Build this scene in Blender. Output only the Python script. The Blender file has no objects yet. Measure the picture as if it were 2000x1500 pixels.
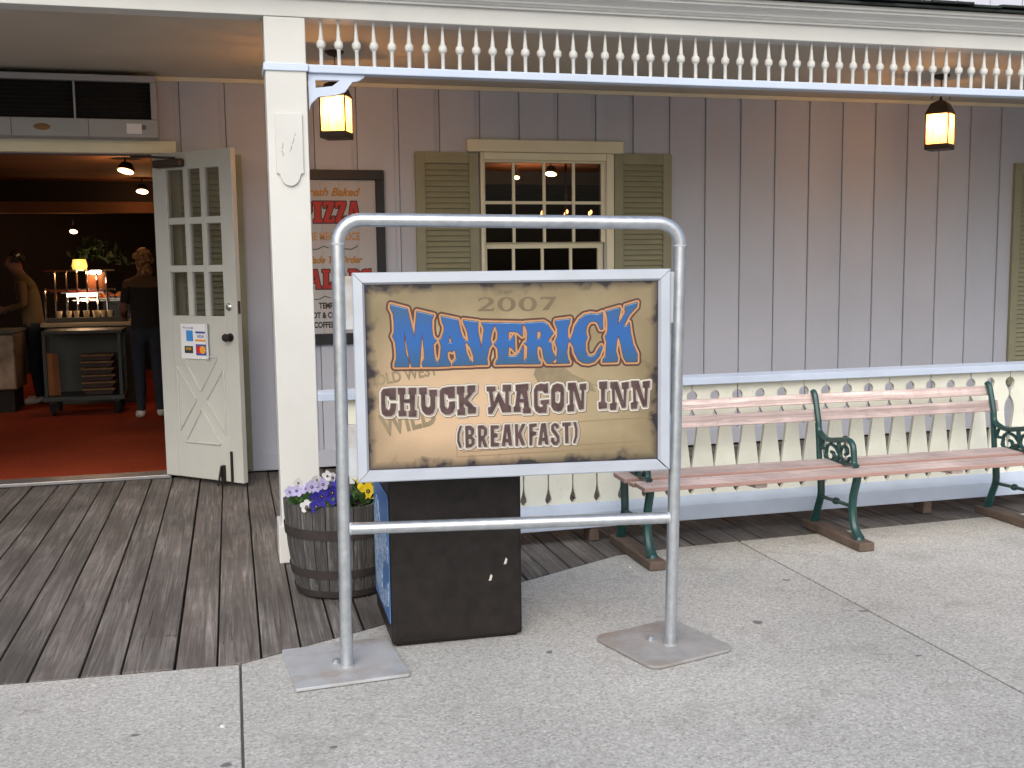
import bpy, bmesh, math, random
import numpy as np
from mathutils import Vector, Matrix
R_ = math.radians
random.seed(7)
scene = bpy.context.scene
COL = scene.collection

# ------------------------------------------------------------------ camera
cam_d = bpy.data.cameras.new('camera'); cam = bpy.data.objects.new('camera', cam_d); COL.objects.link(cam)
cam_d.sensor_width = 36.0; cam_d.lens = 37.224; cam_d.clip_end = 500.0
def cam_matrix(yaw, pitch, roll, loc):
    cy, sy, cp, sp = math.cos(yaw), math.sin(yaw), math.cos(pitch), math.sin(pitch)
    f = Vector((sy*cp, cy*cp, -sp)); r = Vector((cy, -sy, 0)); d = -r.cross(f)
    r2 = r*math.cos(roll) + d*math.sin(roll); d2 = -r*math.sin(roll) + d*math.cos(roll)
    m = Matrix((r2, -d2, -f)).transposed().to_4x4(); m.translation = loc
    return m
cam.matrix_world = cam_matrix(R_(14.79), R_(6.354), R_(0.7036), Vector((0, 0, 1.55)))
scene.camera = cam

# ------------------------------------------------------------------ world, sun, exposure
SUN_ELEV, SUN_AZ = 40.0, 200.0      # azimuth clockwise from +Y; the sun stands behind the camera, a little to the left
w = bpy.data.worlds.new('World'); scene.world = w; w.use_nodes = True
nt = w.node_tree; nt.nodes.clear()
sky = nt.nodes.new('ShaderNodeTexSky'); sky.sky_type = 'NISHITA'; sky.sun_disc = False
sky.sun_elevation = R_(SUN_ELEV); sky.sun_rotation = R_(SUN_AZ); sky.air_density = 1.0; sky.dust_density = 4.0; sky.ozone_density = 1.0
hs = nt.nodes.new('ShaderNodeHueSaturation'); hs.inputs['Saturation'].default_value = 0.9   # an overcast, nearly grey sky
bg = nt.nodes.new('ShaderNodeBackground'); bg.inputs['Strength'].default_value = 0.15
out = nt.nodes.new('ShaderNodeOutputWorld')
nt.links.new(sky.outputs[0], hs.inputs['Color']); nt.links.new(hs.outputs[0], bg.inputs[0]); nt.links.new(bg.outputs[0], out.inputs[0])
sun_d = bpy.data.lights.new('sun', 'SUN'); sun_d.energy = 0.65; sun_d.angle = R_(60); sun_d.color = (0.92, 0.99, 0.985)
sun = bpy.data.objects.new('sun', sun_d); COL.objects.link(sun)
az, el = R_(SUN_AZ), R_(SUN_ELEV)
sun_dir = Vector((math.sin(az)*math.cos(el), math.cos(az)*math.cos(el), math.sin(el)))
sun.rotation_euler = sun_dir.to_track_quat('Z', 'Y').to_euler()
vs = scene.view_settings; vs.view_transform = 'Standard'; vs.look = 'None'; vs.gamma = 1.0; vs.exposure = 0.41; vs.use_curve_mapping = False
scene.render.engine = 'CYCLES'; scene.cycles.use_denoising = True
scene.cycles.max_bounces = 8; scene.cycles.sample_clamp_indirect = 6.0

# ------------------------------------------------------------------ materials
def lin(c): return tuple((x/12.92 if x <= .04045 else ((x+.055)/1.055)**2.4) for x in c)
MATS = {}
class NT:
    def __init__(s, name):
        s.m = bpy.data.materials.new(name); s.m.use_nodes = True; s.t = s.m.node_tree
        s.b = s.t.nodes['Principled BSDF']; s.tc = s.n('ShaderNodeTexCoord'); s.co = s.tc.outputs['Object']; MATS[name] = s.m
    def n(s, typ, **kw):
        x = s.t.nodes.new(typ)
        for k, v in kw.items(): setattr(x, k, v)
        return x
    def l(s, a, b): s.t.links.new(a, b)
    def map(s, scale=(1,1,1), rnd=0.0, rot=(0,0,0)):
        mp = s.n('ShaderNodeMapping'); mp.inputs['Scale'].default_value = scale; mp.inputs['Rotation'].default_value = rot; s.l(s.co, mp.inputs['Vector'])
        if rnd:
            oi = s.n('ShaderNodeObjectInfo'); mu = s.n('ShaderNodeMath', operation='MULTIPLY'); mu.inputs[1].default_value = rnd; s.l(oi.outputs['Random'], mu.inputs[0])
            cb = s.n('ShaderNodeCombineXYZ'); [s.l(mu.outputs[0], cb.inputs[i]) for i in range(3)]; s.l(cb.outputs[0], mp.inputs['Location'])
        return mp.outputs[0]
    def noise(s, vec, scale, detail=4.0, rough=.55, dist=0.0):
        x = s.n('ShaderNodeTexNoise'); x.inputs['Scale'].default_value = scale; x.inputs['Detail'].default_value = detail; x.inputs['Roughness'].default_value = rough; x.inputs['Distortion'].default_value = dist
        if vec is not None: s.l(vec, x.inputs['Vector'])
        return x.outputs['Fac']
    def ramp(s, fac, stops):
        x = s.n('ShaderNodeValToRGB'); e = x.color_ramp.elements
        while len(e) < len(stops): e.new(0.5)
        for el_, (p, c) in zip(e, stops): el_.position = p; el_.color = (*c, 1) if len(c) == 3 else c
        s.l(fac, x.inputs[0]); return x.outputs['Color']
    def mix(s, fac, a, b, mode='MIX'):
        x = s.n('ShaderNodeMix', data_type='RGBA', blend_type=mode)
        for k, v in ((0, fac), (6, a), (7, b)):
            if hasattr(v, 'is_linked'): s.l(v, x.inputs[k])
            elif k == 0: x.inputs[0].default_value = v
            else: x.inputs[k].default_value = (*v, 1)
        return x.outputs[2]
    def bump(s, h, strength=.2, dist=.002):
        x = s.n('ShaderNodeBump'); x.inputs['Strength'].default_value = strength; x.inputs['Distance'].default_value = dist; s.l(h, x.inputs['Height']); s.l(x.outputs[0], s.b.inputs['Normal'])
    def base(s, c):
        if hasattr(c, 'is_linked'): s.l(c, s.b.inputs['Base Color'])
        else: s.b.inputs['Base Color'].default_value = (*c, 1)
    def set(s, rough=.6, metal=0.0, spec=.4):
        s.b.inputs['Roughness'].default_value = rough; s.b.inputs['Metallic'].default_value = metal; s.b.inputs['Specular IOR Level'].default_value = spec; return s.m
def mul(c, k): return tuple(x*k for x in c)
def paint(name, c, rough=.55, var=.12, scale=3.0, metal=0, spec=.35, dirt=None, bump=.1, tone=0.0):
    t = NT(name); v = t.map(rnd=17.0); f = t.noise(v, scale, 5)
    col = t.ramp(f, [(.3, mul(c, 1-var)), (.7, mul(c, 1+var*.5))])
    if dirt:
        f2 = t.noise(v, scale*6, 6, .7); msk = t.ramp(f2, [(.62, (0,0,0)), (.72, (1,1,1))]); col = t.mix(msk, col, dirt)
    if tone:   # piece-to-piece difference in tone
        oi = t.n('ShaderNodeObjectInfo'); col = t.mix(1.0, col, t.ramp(oi.outputs['Random'], [(0, (1-tone,)*3), (1, (1+tone*.6,)*3)]), 'MULTIPLY')
    t.base(col)
    if bump: t.bump(t.noise(v, 90, 3), bump, .001)
    return t.set(rough, metal, spec)
paint('cream', (.62, .63, .61), .55, .07, 2, dirt=None)
paint('cream_picket', (.70, .71, .62), .6, .09, 5, tone=.06, dirt=(.50, .49, .42))
paint('cream_trim', (.76, .715, .53), .6, .08, 3)
paint('door_paint', (.49, .495, .46), .5, .07, 3)
paint('lavender', (.55, .64, .79), .5, .07, 4)
paint('rail_grey', (.49, .57, .70), .5, .10, 5)
paint('siding', (.485, .51, .585), .7, .05, 1.5, tone=.05, bump=.25)
paint('siding_upper', (.60, .62, .72), .7, .06, 1.5)
paint('siding_back', (.16, .15, .17), .8, .1)
paint('ceiling_paint', (.56, .53, .45), .75, .08, 1.5)
paint('olive', (.275, .272, .18), .55, .10, 5)
paint('black_frame', (.02, .022, .028), .5, .15, 6)
paint('black_metal', (.018, .014, .012), .45, .2, 8)
paint('lantern_bronze', (.055, .036, .022), .5, .25, 10)
paint('closer_bronze', (.05, .03, .022), .45, .1, 8)
paint('iron_green', (.012, .062, .058), .35, .35, 14, spec=.6, bump=.35)
paint('can_brown', (.015, .0118, .011), .5, .45, 22, spec=.3, bump=.3)
paint('rust_hoop', (.040, .032, .032), .7, .35, 12, bump=.4)
paint('ac_white', (.36, .375, .39), .5, .08, 4)
paint('ac_dark', (.008, .008, .008), .8, .2)
paint('white_paper', (.75, .75, .78), .6, .03)
paint('poster_board', (.44, .43, .44), .6, .08, 3)
paint('rubber', (.012, .012, .012), .8, .2)
paint('dark_wood', (.035, .016, .010), .6, .3, 3)
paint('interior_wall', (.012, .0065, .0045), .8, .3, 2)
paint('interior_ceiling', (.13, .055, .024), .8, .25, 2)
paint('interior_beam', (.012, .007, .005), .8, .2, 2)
paint('cart_grey', (.045, .05, .045), .5, .2, 4)
paint('crate_orange', (.30, .11, .035), .7, .2, 9)
paint('basket_tan', (.22, .12, .05), .7, .25, 12)
paint('counter_grey', (.055, .06, .05), .55, .2, 4)
paint('counter_top', (.38, .31, .20), .3, .1, 5)
paint('foil', (.30, .22, .16), .35, .6, 5, metal=.6)
paint('food_orange', (.75, .25, .05), .6, .45, 18, bump=.6)
paint('food_pale', (.72, .58, .36), .6, .35, 15)
paint('garland_green', (.016, .035, .008), .6, .5, 9)
paint('red_plastic', (.40, .02, .015), .4, .1)
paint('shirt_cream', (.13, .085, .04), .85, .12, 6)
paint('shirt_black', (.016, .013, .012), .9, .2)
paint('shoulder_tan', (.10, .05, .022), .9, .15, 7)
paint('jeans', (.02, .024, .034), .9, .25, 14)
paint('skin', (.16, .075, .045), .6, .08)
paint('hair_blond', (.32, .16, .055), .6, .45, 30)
paint('hair_dark', (.02, .014, .01), .6, .4, 30)
paint('shoe_white', (.60, .56, .52), .6, .15, 10)
paint('soil', (.035, .022, .015), .95, .5, 30, bump=.8)
paint('petal_lilac', (.46, .43, .68), .6, .18, 40)
paint('petal_white', (.60, .60, .62), .6, .12, 40)
paint('petal_violet', (.045, .035, .33), .6, .35, 40)
paint('petal_yellow', (.85, .62, .02), .6, .15, 40)
paint('petal_dark', (.018, .008, .05), .6, .2, 40)
paint('leaf_green', (.055, .13, .03), .55, .4, 30)
paint('shingle', (.024, .032, .030), .9, .5, 12, bump=.7)
paint('print_blue_light', (.24, .42, .66), .5, .05)
paint('print_orange', (.44, .24, .12), .5, .12, 20)
paint('print_brown', (.085, .038, .03), .5, .2, 20)
paint('print_plum', (.085, .05, .05), .5, .45, 26)
paint('print_white', (.62, .59, .53), .5, .05)
paint('print_grey', (.34, .31, .27), .5, .08)
paint('print_shadow', (.15, .115, .08), .5, .1)
paint('print_olive', (.245, .198, .122), .6, .2, 20)
paint('print_year', (.155, .118, .072), .6, .08, 20)
paint('print_line', (.25, .175, .095), .6, .1)
paint('poster_red', (.42, .035, .032), .6, .1)
paint('poster_black', (.03, .03, .03), .6, .1)
paint('poster_gold', (.42, .21, .045), .6, .15, 40)
paint('poster_tan', (.48, .27, .12), .6, .15, 40)
paint('poster_green', (.09, .14, .12), .6, .2)
paint('card_blue', (.05, .25, .62), .5, .05)
paint('card_navy', (.04, .08, .32), .5, .05)
paint('card_red', (.55, .02, .03), .5, .05)
paint('card_amber', (.80, .34, .04), .5, .05)
paint('card_dark', (.03, .05, .04), .5, .3, 40)
paint('wood_skid', (.135, .098, .078), .8, .3, 8, bump=.4)

def metal(name, c, rough, var=.2, metalness=.85, scale=6, rust=None):
    t = NT(name); v = t.map(rnd=9.0); f = t.noise(v, scale, 6, .65)
    col = t.ramp(f, [(.3, mul(c, 1-var)), (.7, mul(c, 1+var*.4))])
    if rust: col = t.mix(t.ramp(t.noise(v, 3.1, 5, .6), [(.52, (0,0,0)), (.68, (1,1,1))]), col, rust)
    t.base(col); rr = t.ramp(t.noise(v, scale*3, 4), [(.3, (rough*.8,)*3), (.7, (min(1, rough*1.25),)*3)]); m = t.set(rough, metalness, .5); t.l(rr, t.b.inputs['Roughness']); t.bump(t.noise(v, 150, 2), .08, .001); return m
metal('galvanised', (.56, .60, .64), .36, .2, .8, 22)
metal('aluminium', (.50, .55, .63), .40, .05, .35, 4)
metal('plate_steel', (.50, .53, .56), .55, .14, .3, 7, rust=(.36, .32, .28))
metal('plate_rust', (.39, .385, .385), .6, .2, .2, 9, rust=(.30, .25, .215))
metal('chrome', (.75, .73, .70), .18, .05, 1.0, 4)
metal('threshold_metal', (.30, .30, .31), .45, .2, .7, 9)

def glass(name, tint=(.9, .92, .95), rough=.02, fac=.85):
    t = NT(name); t.t.nodes.remove(t.b); g = t.n('ShaderNodeBsdfGlossy'); g.inputs['Roughness'].default_value = rough
    tr = t.n('ShaderNodeBsdfTransparent'); tr.inputs[0].default_value = (*tint, 1); mx = t.n('ShaderNodeMixShader')
    fr = t.n('ShaderNodeFresnel'); fr.inputs['IOR'].default_value = 1.16
    t.l(fr.outputs[0], mx.inputs[0]); t.l(tr.outputs[0], mx.inputs[1]); t.l(g.outputs[0], mx.inputs[2])
    t.l(mx.outputs[0], t.t.nodes['Material Output'].inputs[0]); return t.m
glass('window_glass', (.82, .83, .85), .03)
glass('clear_guard', (.90, .92, .92), .05)
def lamp_glass():
    t = NT('lantern_glass'); t.t.nodes.remove(t.b)
    a = t.n('ShaderNodeBsdfTranslucent'); a.inputs[0].default_value = (1.0, .74, .44, 1)
    b = t.n('ShaderNodeBsdfTransparent'); b.inputs[0].default_value = (1.0, .86, .64, 1)
    mx = t.n('ShaderNodeMixShader'); mx.inputs[0].default_value = .60
    t.l(a.outputs[0], mx.inputs[1]); t.l(b.outputs[0], mx.inputs[2]); t.l(mx.outputs[0], t.t.nodes['Material Output'].inputs[0])
lamp_glass()
def emit(name, c, s):
    t = NT(name); t.b.inputs['Base Color'].default_value = (*c, 1); t.b.inputs['Emission Color'].default_value = (*c, 1); t.b.inputs['Emission Strength'].default_value = s; return t.m
emit('bulb_warm', (1.0, .62, .26), 30.0)
emit('spot_warm', (1.0, .60, .28), 12.0)
emit('tube_white', (1.0, .82, .62), 12.0)
emit('flame_warm', (1.0, .42, .13), 4.0)
emit('shade_yellow', (1.0, .55, .12), 0.9)
emit('screen_teal', (.16, .38, .46), 0.30)

def planks_mat(name, c1, c2, grain=(38, 1.3, 38), dark=(.02, .016, .014), edge=None):
    t = NT(name); v = t.map(grain, rnd=31.0); v0 = t.map((1.3, .9, 1), rnd=5.0)
    g = t.noise(v, 1.0, 8, .68, 1.6); col = t.ramp(g, [(.32, mul(c1, .55)), (.5, c1), (.68, c2)])
    wv = t.n('ShaderNodeTexWave', wave_type='RINGS', rings_direction='X'); wv.inputs['Scale'].default_value = 1.6; wv.inputs['Distortion'].default_value = 5.0; wv.inputs['Detail'].default_value = 3.0; t.l(t.map(tuple(s_*.16 for s_ in grain), rnd=23.0), wv.inputs['Vector'])
    col = t.mix(.45, col, t.ramp(wv.outputs['Fac'], [(.1, (.55, .53, .52)), (.45, (1.0, 1.0, 1.0)), (1, (1.12, 1.12, 1.12))]), 'MULTIPLY')
    blot = t.noise(v0, 1.6, 5, .65); col = t.mix(t.ramp(blot, [(.36, (.25,)*3), (.60, (1,)*3)]), mul(c1, .55), col)
    oi = t.n('ShaderNodeObjectInfo'); tint = t.ramp(oi.outputs['Random'], [(0, (.80, .79, .78)), (.5, (1, 1, 1)), (1, (1.16, 1.13, 1.10))])
    col = t.mix(1.0, col, tint, 'MULTIPLY')
    crack = t.ramp(t.noise(t.map((70, 1.0, 70), rnd=13.0), 1.0, 4, .6, 2.2), [(.33, (1, 1, 1)), (.36, (0, 0, 0))]); col = t.mix(crack, col, dark)
    knots = t.ramp(t.noise(t.map((7, 4, 7), rnd=3.0), 1.0, 2), [(.73, (0, 0, 0)), (.79, (1, 1, 1))]); col = t.mix(knots, col, mul(c1, .35))
    if edge:   # bare red-brown wood on the sawn edges, bleached where hands and weather reach the faces
        uv = t.n('ShaderNodeAttribute', attribute_name='edge_wear'); col = t.mix(uv.outputs['Fac'], col, edge)
    t.base(col); t.bump(g, .5, .004); return t.set(.85, 0, .2)
planks_mat('deck_wood', (.165, .150, .140), (.305, .285, .268), (34, 1.1, 34), (.045, .038, .034))
planks_mat('slat_pink', (.66, .54, .52), (.83, .73, .71), (1.6, 42, 42), (.30, .19, .17), edge=(.38, .245, .215))
planks_mat('barrel_wood', (.10, .098, .096), (.235, .233, .232), (34, 34, 1.8), (.035, .03, .028))

def concrete():
    t = NT('concrete'); v = t.map()
    big = t.noise(v, .9, 6, .6); col = t.ramp(big, [(.3, (.41, .413, .40)), (.7, (.53, .53, .515))])
    vo = t.n('ShaderNodeTexVoronoi'); vo.inputs['Scale'].default_value = 120; t.l(v, vo.inputs['Vector'])
    sp = t.n('ShaderNodeSeparateColor'); t.l(vo.outputs['Color'], sp.inputs[0])
    peb = t.ramp(sp.outputs[0], [(0, (.66, .64, .62)), (.25, (.90, .88, .86)), (.7, (1.03, 1.03, 1.02)), (1, (1.28, 1.27, 1.25))])
    col = t.mix(.85, col, peb, 'MULTIPLY')
    fine = t.ramp(t.noise(v, 60, 5, .75), [(.3, (.78,)*3), (.7, (1.18,)*3)]); col = t.mix(.8, col, fine, 'MULTIPLY')
    sp2 = t.ramp(t.noise(v, 9.5, 1.5, .4), [(.748, (0, 0, 0)), (.768, (.85, .85, .85))]); col = t.mix(sp2, col, (.13, .13, .135))
    sp3 = t.ramp(t.noise(t.map(rot=(0, 0, 1.0)), 3.2, 5, .7), [(.54, (0, 0, 0)), (.75, (.5,)*3)]); col = t.mix(sp3, col, (.24, .22, .20))
    oi = t.n('ShaderNodeObjectInfo'); col = t.mix(1.0, col, t.ramp(oi.outputs['Random'], [(0, (.93, .935, .94)), (1, (1.04, 1.03, 1.02))]), 'MULTIPLY')
    t.base(col); t.bump(vo.outputs['Distance'], .35, .003); t.set(.88, 0, .25)
concrete()
paint('joint_fill', (.11, .10, .09), .95, .3, 9)
paint('joint_dark', (.06, .055, .05), .95, .2)
def carpet():
    t = NT('carpet_red'); v = t.map(); f = t.noise(v, 1.2, 5); col = t.ramp(f, [(.3, (.24, .037, .013)), (.7, (.33, .053, .019))])
    col = t.mix(.5, col, t.ramp(t.noise(v, 60, 3), [(.35, (.6,)*3), (.65, (1.3,)*3)]), 'MULTIPLY'); t.base(col); t.bump(t.noise(v, 200, 2), .5, .004); t.set(.95, 0, .1)
carpet()
def parchment():
    # printed sheet: tan, paler and peachier in the middle and lower left, scorched along the edges
    t = NT('parchment'); v = t.map(); sep = t.n('ShaderNodeSeparateXYZ'); t.l(t.co, sep.inputs[0])
    def m(op, a, b=None, c=None):
        x = t.n('ShaderNodeMath', operation=op)
        for i, q in enumerate((a, b, c)):
            if q is None: continue
            if hasattr(q, 'is_linked'): t.l(q, x.inputs[i])
            else: x.inputs[i].default_value = q
        return x.outputs[0]
    S, Z = sep.outputs[0], sep.outputs[2]
    cloud = t.noise(v, 5.5, 6, .6)
    col = t.ramp(cloud, [(.3, (.235, .188, .105)), (.7, (.325, .268, .162))])
    dx = m('MULTIPLY', m('SUBTRACT', S, .42), 1.5); dz = m('MULTIPLY', m('SUBTRACT', Z, 1.0), 2.6)
    d = m('SQRT', m('ADD', m('MULTIPLY', dx, dx), m('MULTIPLY', dz, dz)))
    d = m('ADD', d, m('MULTIPLY', m('SUBTRACT', cloud, .5), .7))
    col = t.mix(t.ramp(d, [(.25, (1,)*3), (.95, (0,)*3)]), col, (.54, .385, .25))
    e = m('MINIMUM', m('MINIMUM', m('SUBTRACT', S, .0985), m('SUBTRACT', 1.2295, S)), m('MINIMUM', m('SUBTRACT', Z, .786), m('SUBTRACT', 1.490, Z)))
    col = t.mix(t.ramp(e, [(.0, (.55,)*3), (.13, (0,)*3)]), col, (.13, .10, .058))
    burn = t.noise(v, 16, 2.0, .5); e2 = m('SUBTRACT', e, m('MULTIPLY', m('MAXIMUM', m('SUBTRACT', burn, .50), 0.0), .12))
    col = t.mix(t.ramp(e2, [(.0, (1,)*3), (.010, (.6,)*3), (.034, (0,)*3)]), col, (.022, .019, .024))
    t.base(col); t.set(.38, 0, .4)
parchment()
def print_blue():
    t = NT('print_blue'); sep = t.n('ShaderNodeSeparateXYZ'); t.l(t.co, sep.inputs[0])
    col = t.ramp(sep.outputs[2], [(0, (0, 0, 0)), (1, (1, 1, 1))])
    mr = t.n('ShaderNodeMapRange'); mr.inputs[1].default_value = 1.17; mr.inputs[2].default_value = 1.44; t.l(sep.outputs[2], mr.inputs[0])
    t.base(t.ramp(mr.outputs[0], [(0, (.03, .09, .175)), (.35, (.018, .105, .34)), (.6, (.022, .10, .31)), (.8, (.033, .10, .22)), (1, (.02, .10, .30))])); t.set(.4, 0, .4)
print_blue()
def can_print():
    t = NT('can_print'); v = t.map((1, 16, 34), rot=(.75, 0, 0)); f = t.noise(v, 1.0, 3, .5, 2.5)
    t.base(t.ramp(f, [(.40, (.11, .23, .46)), (.50, (.22, .36, .58)), (.54, (.66, .74, .82)), (.62, (.36, .50, .68))])); t.set(.35, 0, .5)
can_print()
paint('can_blue', (.085, .20, .45), .35, .25, 5, spec=.5)

# ------------------------------------------------------------------ mesh helpers
class MB:
    def __init__(s): s.v = []; s.f = []
    def add(s, vs_, fs):
        o = len(s.v); s.v += [tuple(p) for p in vs_]; s.f += [tuple(i+o for i in f) for f in fs]; return s
    def box(s, x0, x1, y0, y1, z0, z1):
        return s.add([(x0,y0,z0),(x1,y0,z0),(x1,y1,z0),(x0,y1,z0),(x0,y0,z1),(x1,y0,z1),(x1,y1,z1),(x0,y1,z1)], [(0,3,2,1),(4,5,6,7),(0,1,5,4),(1,2,6,5),(2,3,7,6),(3,0,4,7)])
    def prism(s, poly, a0, a1, axis='y'):
        # poly in the two other axes, extruded along axis
        def P(p, a): return {'y': (p[0], a, p[1]), 'x': (a, p[0], p[1]), 'z': (p[0], p[1], a)}[axis]
        n = len(poly); vs_ = [P(p, a0) for p in poly] + [P(p, a1) for p in poly]
        return s.add(vs_, [tuple(range(n)), tuple(range(2*n-1, n-1, -1))] + [((i+1) % n, i, i+n, (i+1) % n+n) for i in range(n)])
    def lathe(s, prof, c=(0, 0, 0), n=16, cap=True):
        vs_ = []; fs = []
        for r, z in prof:
            for k in range(n): a = 2*math.pi*k/n; vs_.append((c[0]+r*math.cos(a), c[1]+r*math.sin(a), c[2]+z))
        for j in range(len(prof)-1):
            for k in range(n): k2 = (k+1) % n; fs.append((j*n+k, j*n+k2, (j+1)*n+k2, (j+1)*n+k))
        if cap: fs.append(tuple(range(n-1, -1, -1))); fs.append(tuple((len(prof)-1)*n+k for k in range(n)))
        return s.add(vs_, fs)
    def tube(s, pts, r, n=10, closed=False):
        pts = [Vector(p) for p in pts]; m = len(pts); rs = r if isinstance(r, (list, tuple)) else [r]*m
        vs_ = []; fs = []; up = None
        for i, p in enumerate(pts):
            if closed: t = pts[(i+1) % m]-pts[i-1]
            else: t = pts[min(i+1, m-1)]-pts[max(i-1, 0)]
            t.normalize()
            if up is None:
                up = Vector((0, 0, 1)) if abs(t.z) < .9 else Vector((1, 0, 0))
            u = (up - t*up.dot(t)).normalized(); b = t.cross(u); up = u
            for k in range(n): a = 2*math.pi*k/n; q = p + u*(rs[i]*math.cos(a)) + b*(rs[i]*math.sin(a)); vs_.append(tuple(q))
        for i in range(m if closed else m-1):
            j = (i+1) % m
            for k in range(n): k2 = (k+1) % n; fs.append((i*n+k, i*n+k2, j*n+k2, j*n+k))
        if not closed: fs.append(tuple(range(n-1, -1, -1))); fs.append(tuple((m-1)*n+k for k in range(n)))
        return s.add(vs_, fs)
    def ball(s, c, r, n=12, m=8, sz=1.0):
        return s.lathe([(max(1e-4, r*math.sin(math.pi*j/m)), -r*sz*math.cos(math.pi*j/m)) for j in range(m+1)], c, n, True)
    def mesh(s, name, bevel=0.0, smooth=False, seg=2):
        me = bpy.data.meshes.new(name); me.from_pydata(s.v, [], s.f)
        bm = bmesh.new(); bm.from_mesh(me); bmesh.ops.recalc_face_normals(bm, faces=bm.faces)
        if bevel:
            es = [e for e in bm.edges if len(e.link_faces) == 2 and e.calc_face_angle(0) > .5]
            bmesh.ops.bevel(bm, geom=es, offset=bevel, segments=seg, affect='EDGES', profile=.5)
        if smooth:
            for f in bm.faces: f.smooth = True
            for e in bm.edges: e.smooth = len(e.link_faces) != 2 or e.calc_face_angle(0) < R_(38)
        bm.to_mesh(me); bm.free(); return me
def link(name, me, mat=None, parent=None):
    o = bpy.data.objects.new(name, me); COL.objects.link(o)
    if mat and me is not None and not me.materials: me.materials.append(MATS[mat])
    if parent is not None: o.parent = parent
    return o
def part(name, mb, mat, parent, bevel=0.0, smooth=False, seg=2): return link(name, mb.mesh(name, bevel, smooth, seg), mat, parent)
def tag(o, label=None, cat=None, group=None, kind=None):
    for k, v in (('label', label), ('category', cat), ('group', group), ('kind', kind)):
        if v: o[k] = v
    return o
def thing(name, label, cat, loc=(0, 0, 0), rz=0.0, group=None):
    o = bpy.data.objects.new(name, None); o.empty_display_size = .1; COL.objects.link(o); o.location = loc; o.rotation_euler = (0, 0, rz)
    return tag(o, label, cat, group)
def sub(name, parent):
    o = bpy.data.objects.new(name, None); o.empty_display_size = .05; COL.objects.link(o); o.parent = parent; return o
def copy_tree(o, parent=None):
    c = o.copy(); COL.objects.link(c); c.parent = parent
    for ch in list(o.children): copy_tree(ch, c)
    return c
def smooth_path(pts, k=4):
    pts = [Vector(p) for p in pts]; o = []
    for i in range(len(pts)-1):
        p0, p1, p2, p3 = pts[max(i-1, 0)], pts[i], pts[i+1], pts[min(i+2, len(pts)-1)]
        for j in range(k):
            t = j/k; o.append(.5*((2*p1)+(-p0+p2)*t+(2*p0-5*p1+4*p2-p3)*t*t+(-p0+3*p1-3*p2+p3)*t**3))
    return [tuple(p) for p in o+[pts[-1]]]

# flat print: filled outlines made with a distance field and marching squares, so words can be outlined
def polys_sdf(polys, h, pad):
    P = [np.array(p, float).reshape(-1, 2)/1000.0 if not isinstance(p[0], (tuple, list)) else np.array(p, float) for p in polys]
    allp = np.concatenate(P); x0, z0 = allp.min(0)-pad; x1, z1 = allp.max(0)+pad
    xs = np.arange(x0, x1+h, h); zs = np.arange(z0, z1+h, h); X, Z = np.meshgrid(xs, zs)
    ins = np.zeros(X.shape, bool); D = np.full(X.shape, 1e9)
    for p in P:
        q = np.roll(p, -1, 0); inside = np.zeros(X.shape, bool)
        for (ax, az_), (bx, bz) in zip(p, q):
            if abs(az_-bz) > 1e-9:
                c = ((az_ > Z) != (bz > Z)) & (X < (bx-ax)*(Z-az_)/(bz-az_)+ax); inside ^= c
            dx, dz = bx-ax, bz-az_; L = dx*dx+dz*dz+1e-12
            t = np.clip(((X-ax)*dx+(Z-az_)*dz)/L, 0, 1); D = np.minimum(D, np.hypot(X-ax-t*dx, Z-az_-t*dz))
        ins ^= inside
    return xs, zs, np.where(ins, D, -D)
def field_mesh(name, xs, zs, F, y):
    # region F > 0 as flat polygons in the plane y; full cells are merged along rows
    mb = MB(); nz, nx = F.shape; h = xs[1]-xs[0]
    for j in range(nz-1):
        run = None; a = F[j]; b = F[j+1]
        mn = np.minimum(np.minimum(a[:-1], a[1:]), np.minimum(b[:-1], b[1:])); mx = np.maximum(np.maximum(a[:-1], a[1:]), np.maximum(b[:-1], b[1:]))
        idx = np.nonzero(mx > 0)[0]
        for i in idx:
            if mn[i] > 0:
                if run is None: run = [i, i]
                elif run[1] == i-1: run[1] = i
                else:
                    mb.add([(xs[run[0]], y, zs[j]), (xs[run[1]+1], y, zs[j]), (xs[run[1]+1], y, zs[j+1]), (xs[run[0]], y, zs[j+1])], [(0, 1, 2, 3)]); run = [i, i]
            else:
                c = [(xs[i], zs[j], a[i]), (xs[i+1], zs[j], a[i+1]), (xs[i+1], zs[j+1], b[i+1]), (xs[i], zs[j+1], b[i])]; pts = []
                for k in range(4):
                    p, q = c[k], c[(k+1) % 4]
                    if p[2] > 0: pts.append((p[0], y, p[1]))
                    if (p[2] > 0) != (q[2] > 0):
                        t = p[2]/(p[2]-q[2]); pts.append((p[0]+(q[0]-p[0])*t, y, p[1]+(q[1]-p[1])*t))
                if len(pts) >= 3: mb.add(pts, [tuple(range(len(pts)))])
        if run is not None: mb.add([(xs[run[0]], y, zs[j]), (xs[run[1]+1], y, zs[j]), (xs[run[1]+1], y, zs[j+1]), (xs[run[0]], y, zs[j+1])], [(0, 1, 2, 3)])
    me = bpy.data.meshes.new(name); me.from_pydata(mb.v, [], mb.f); return me
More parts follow.
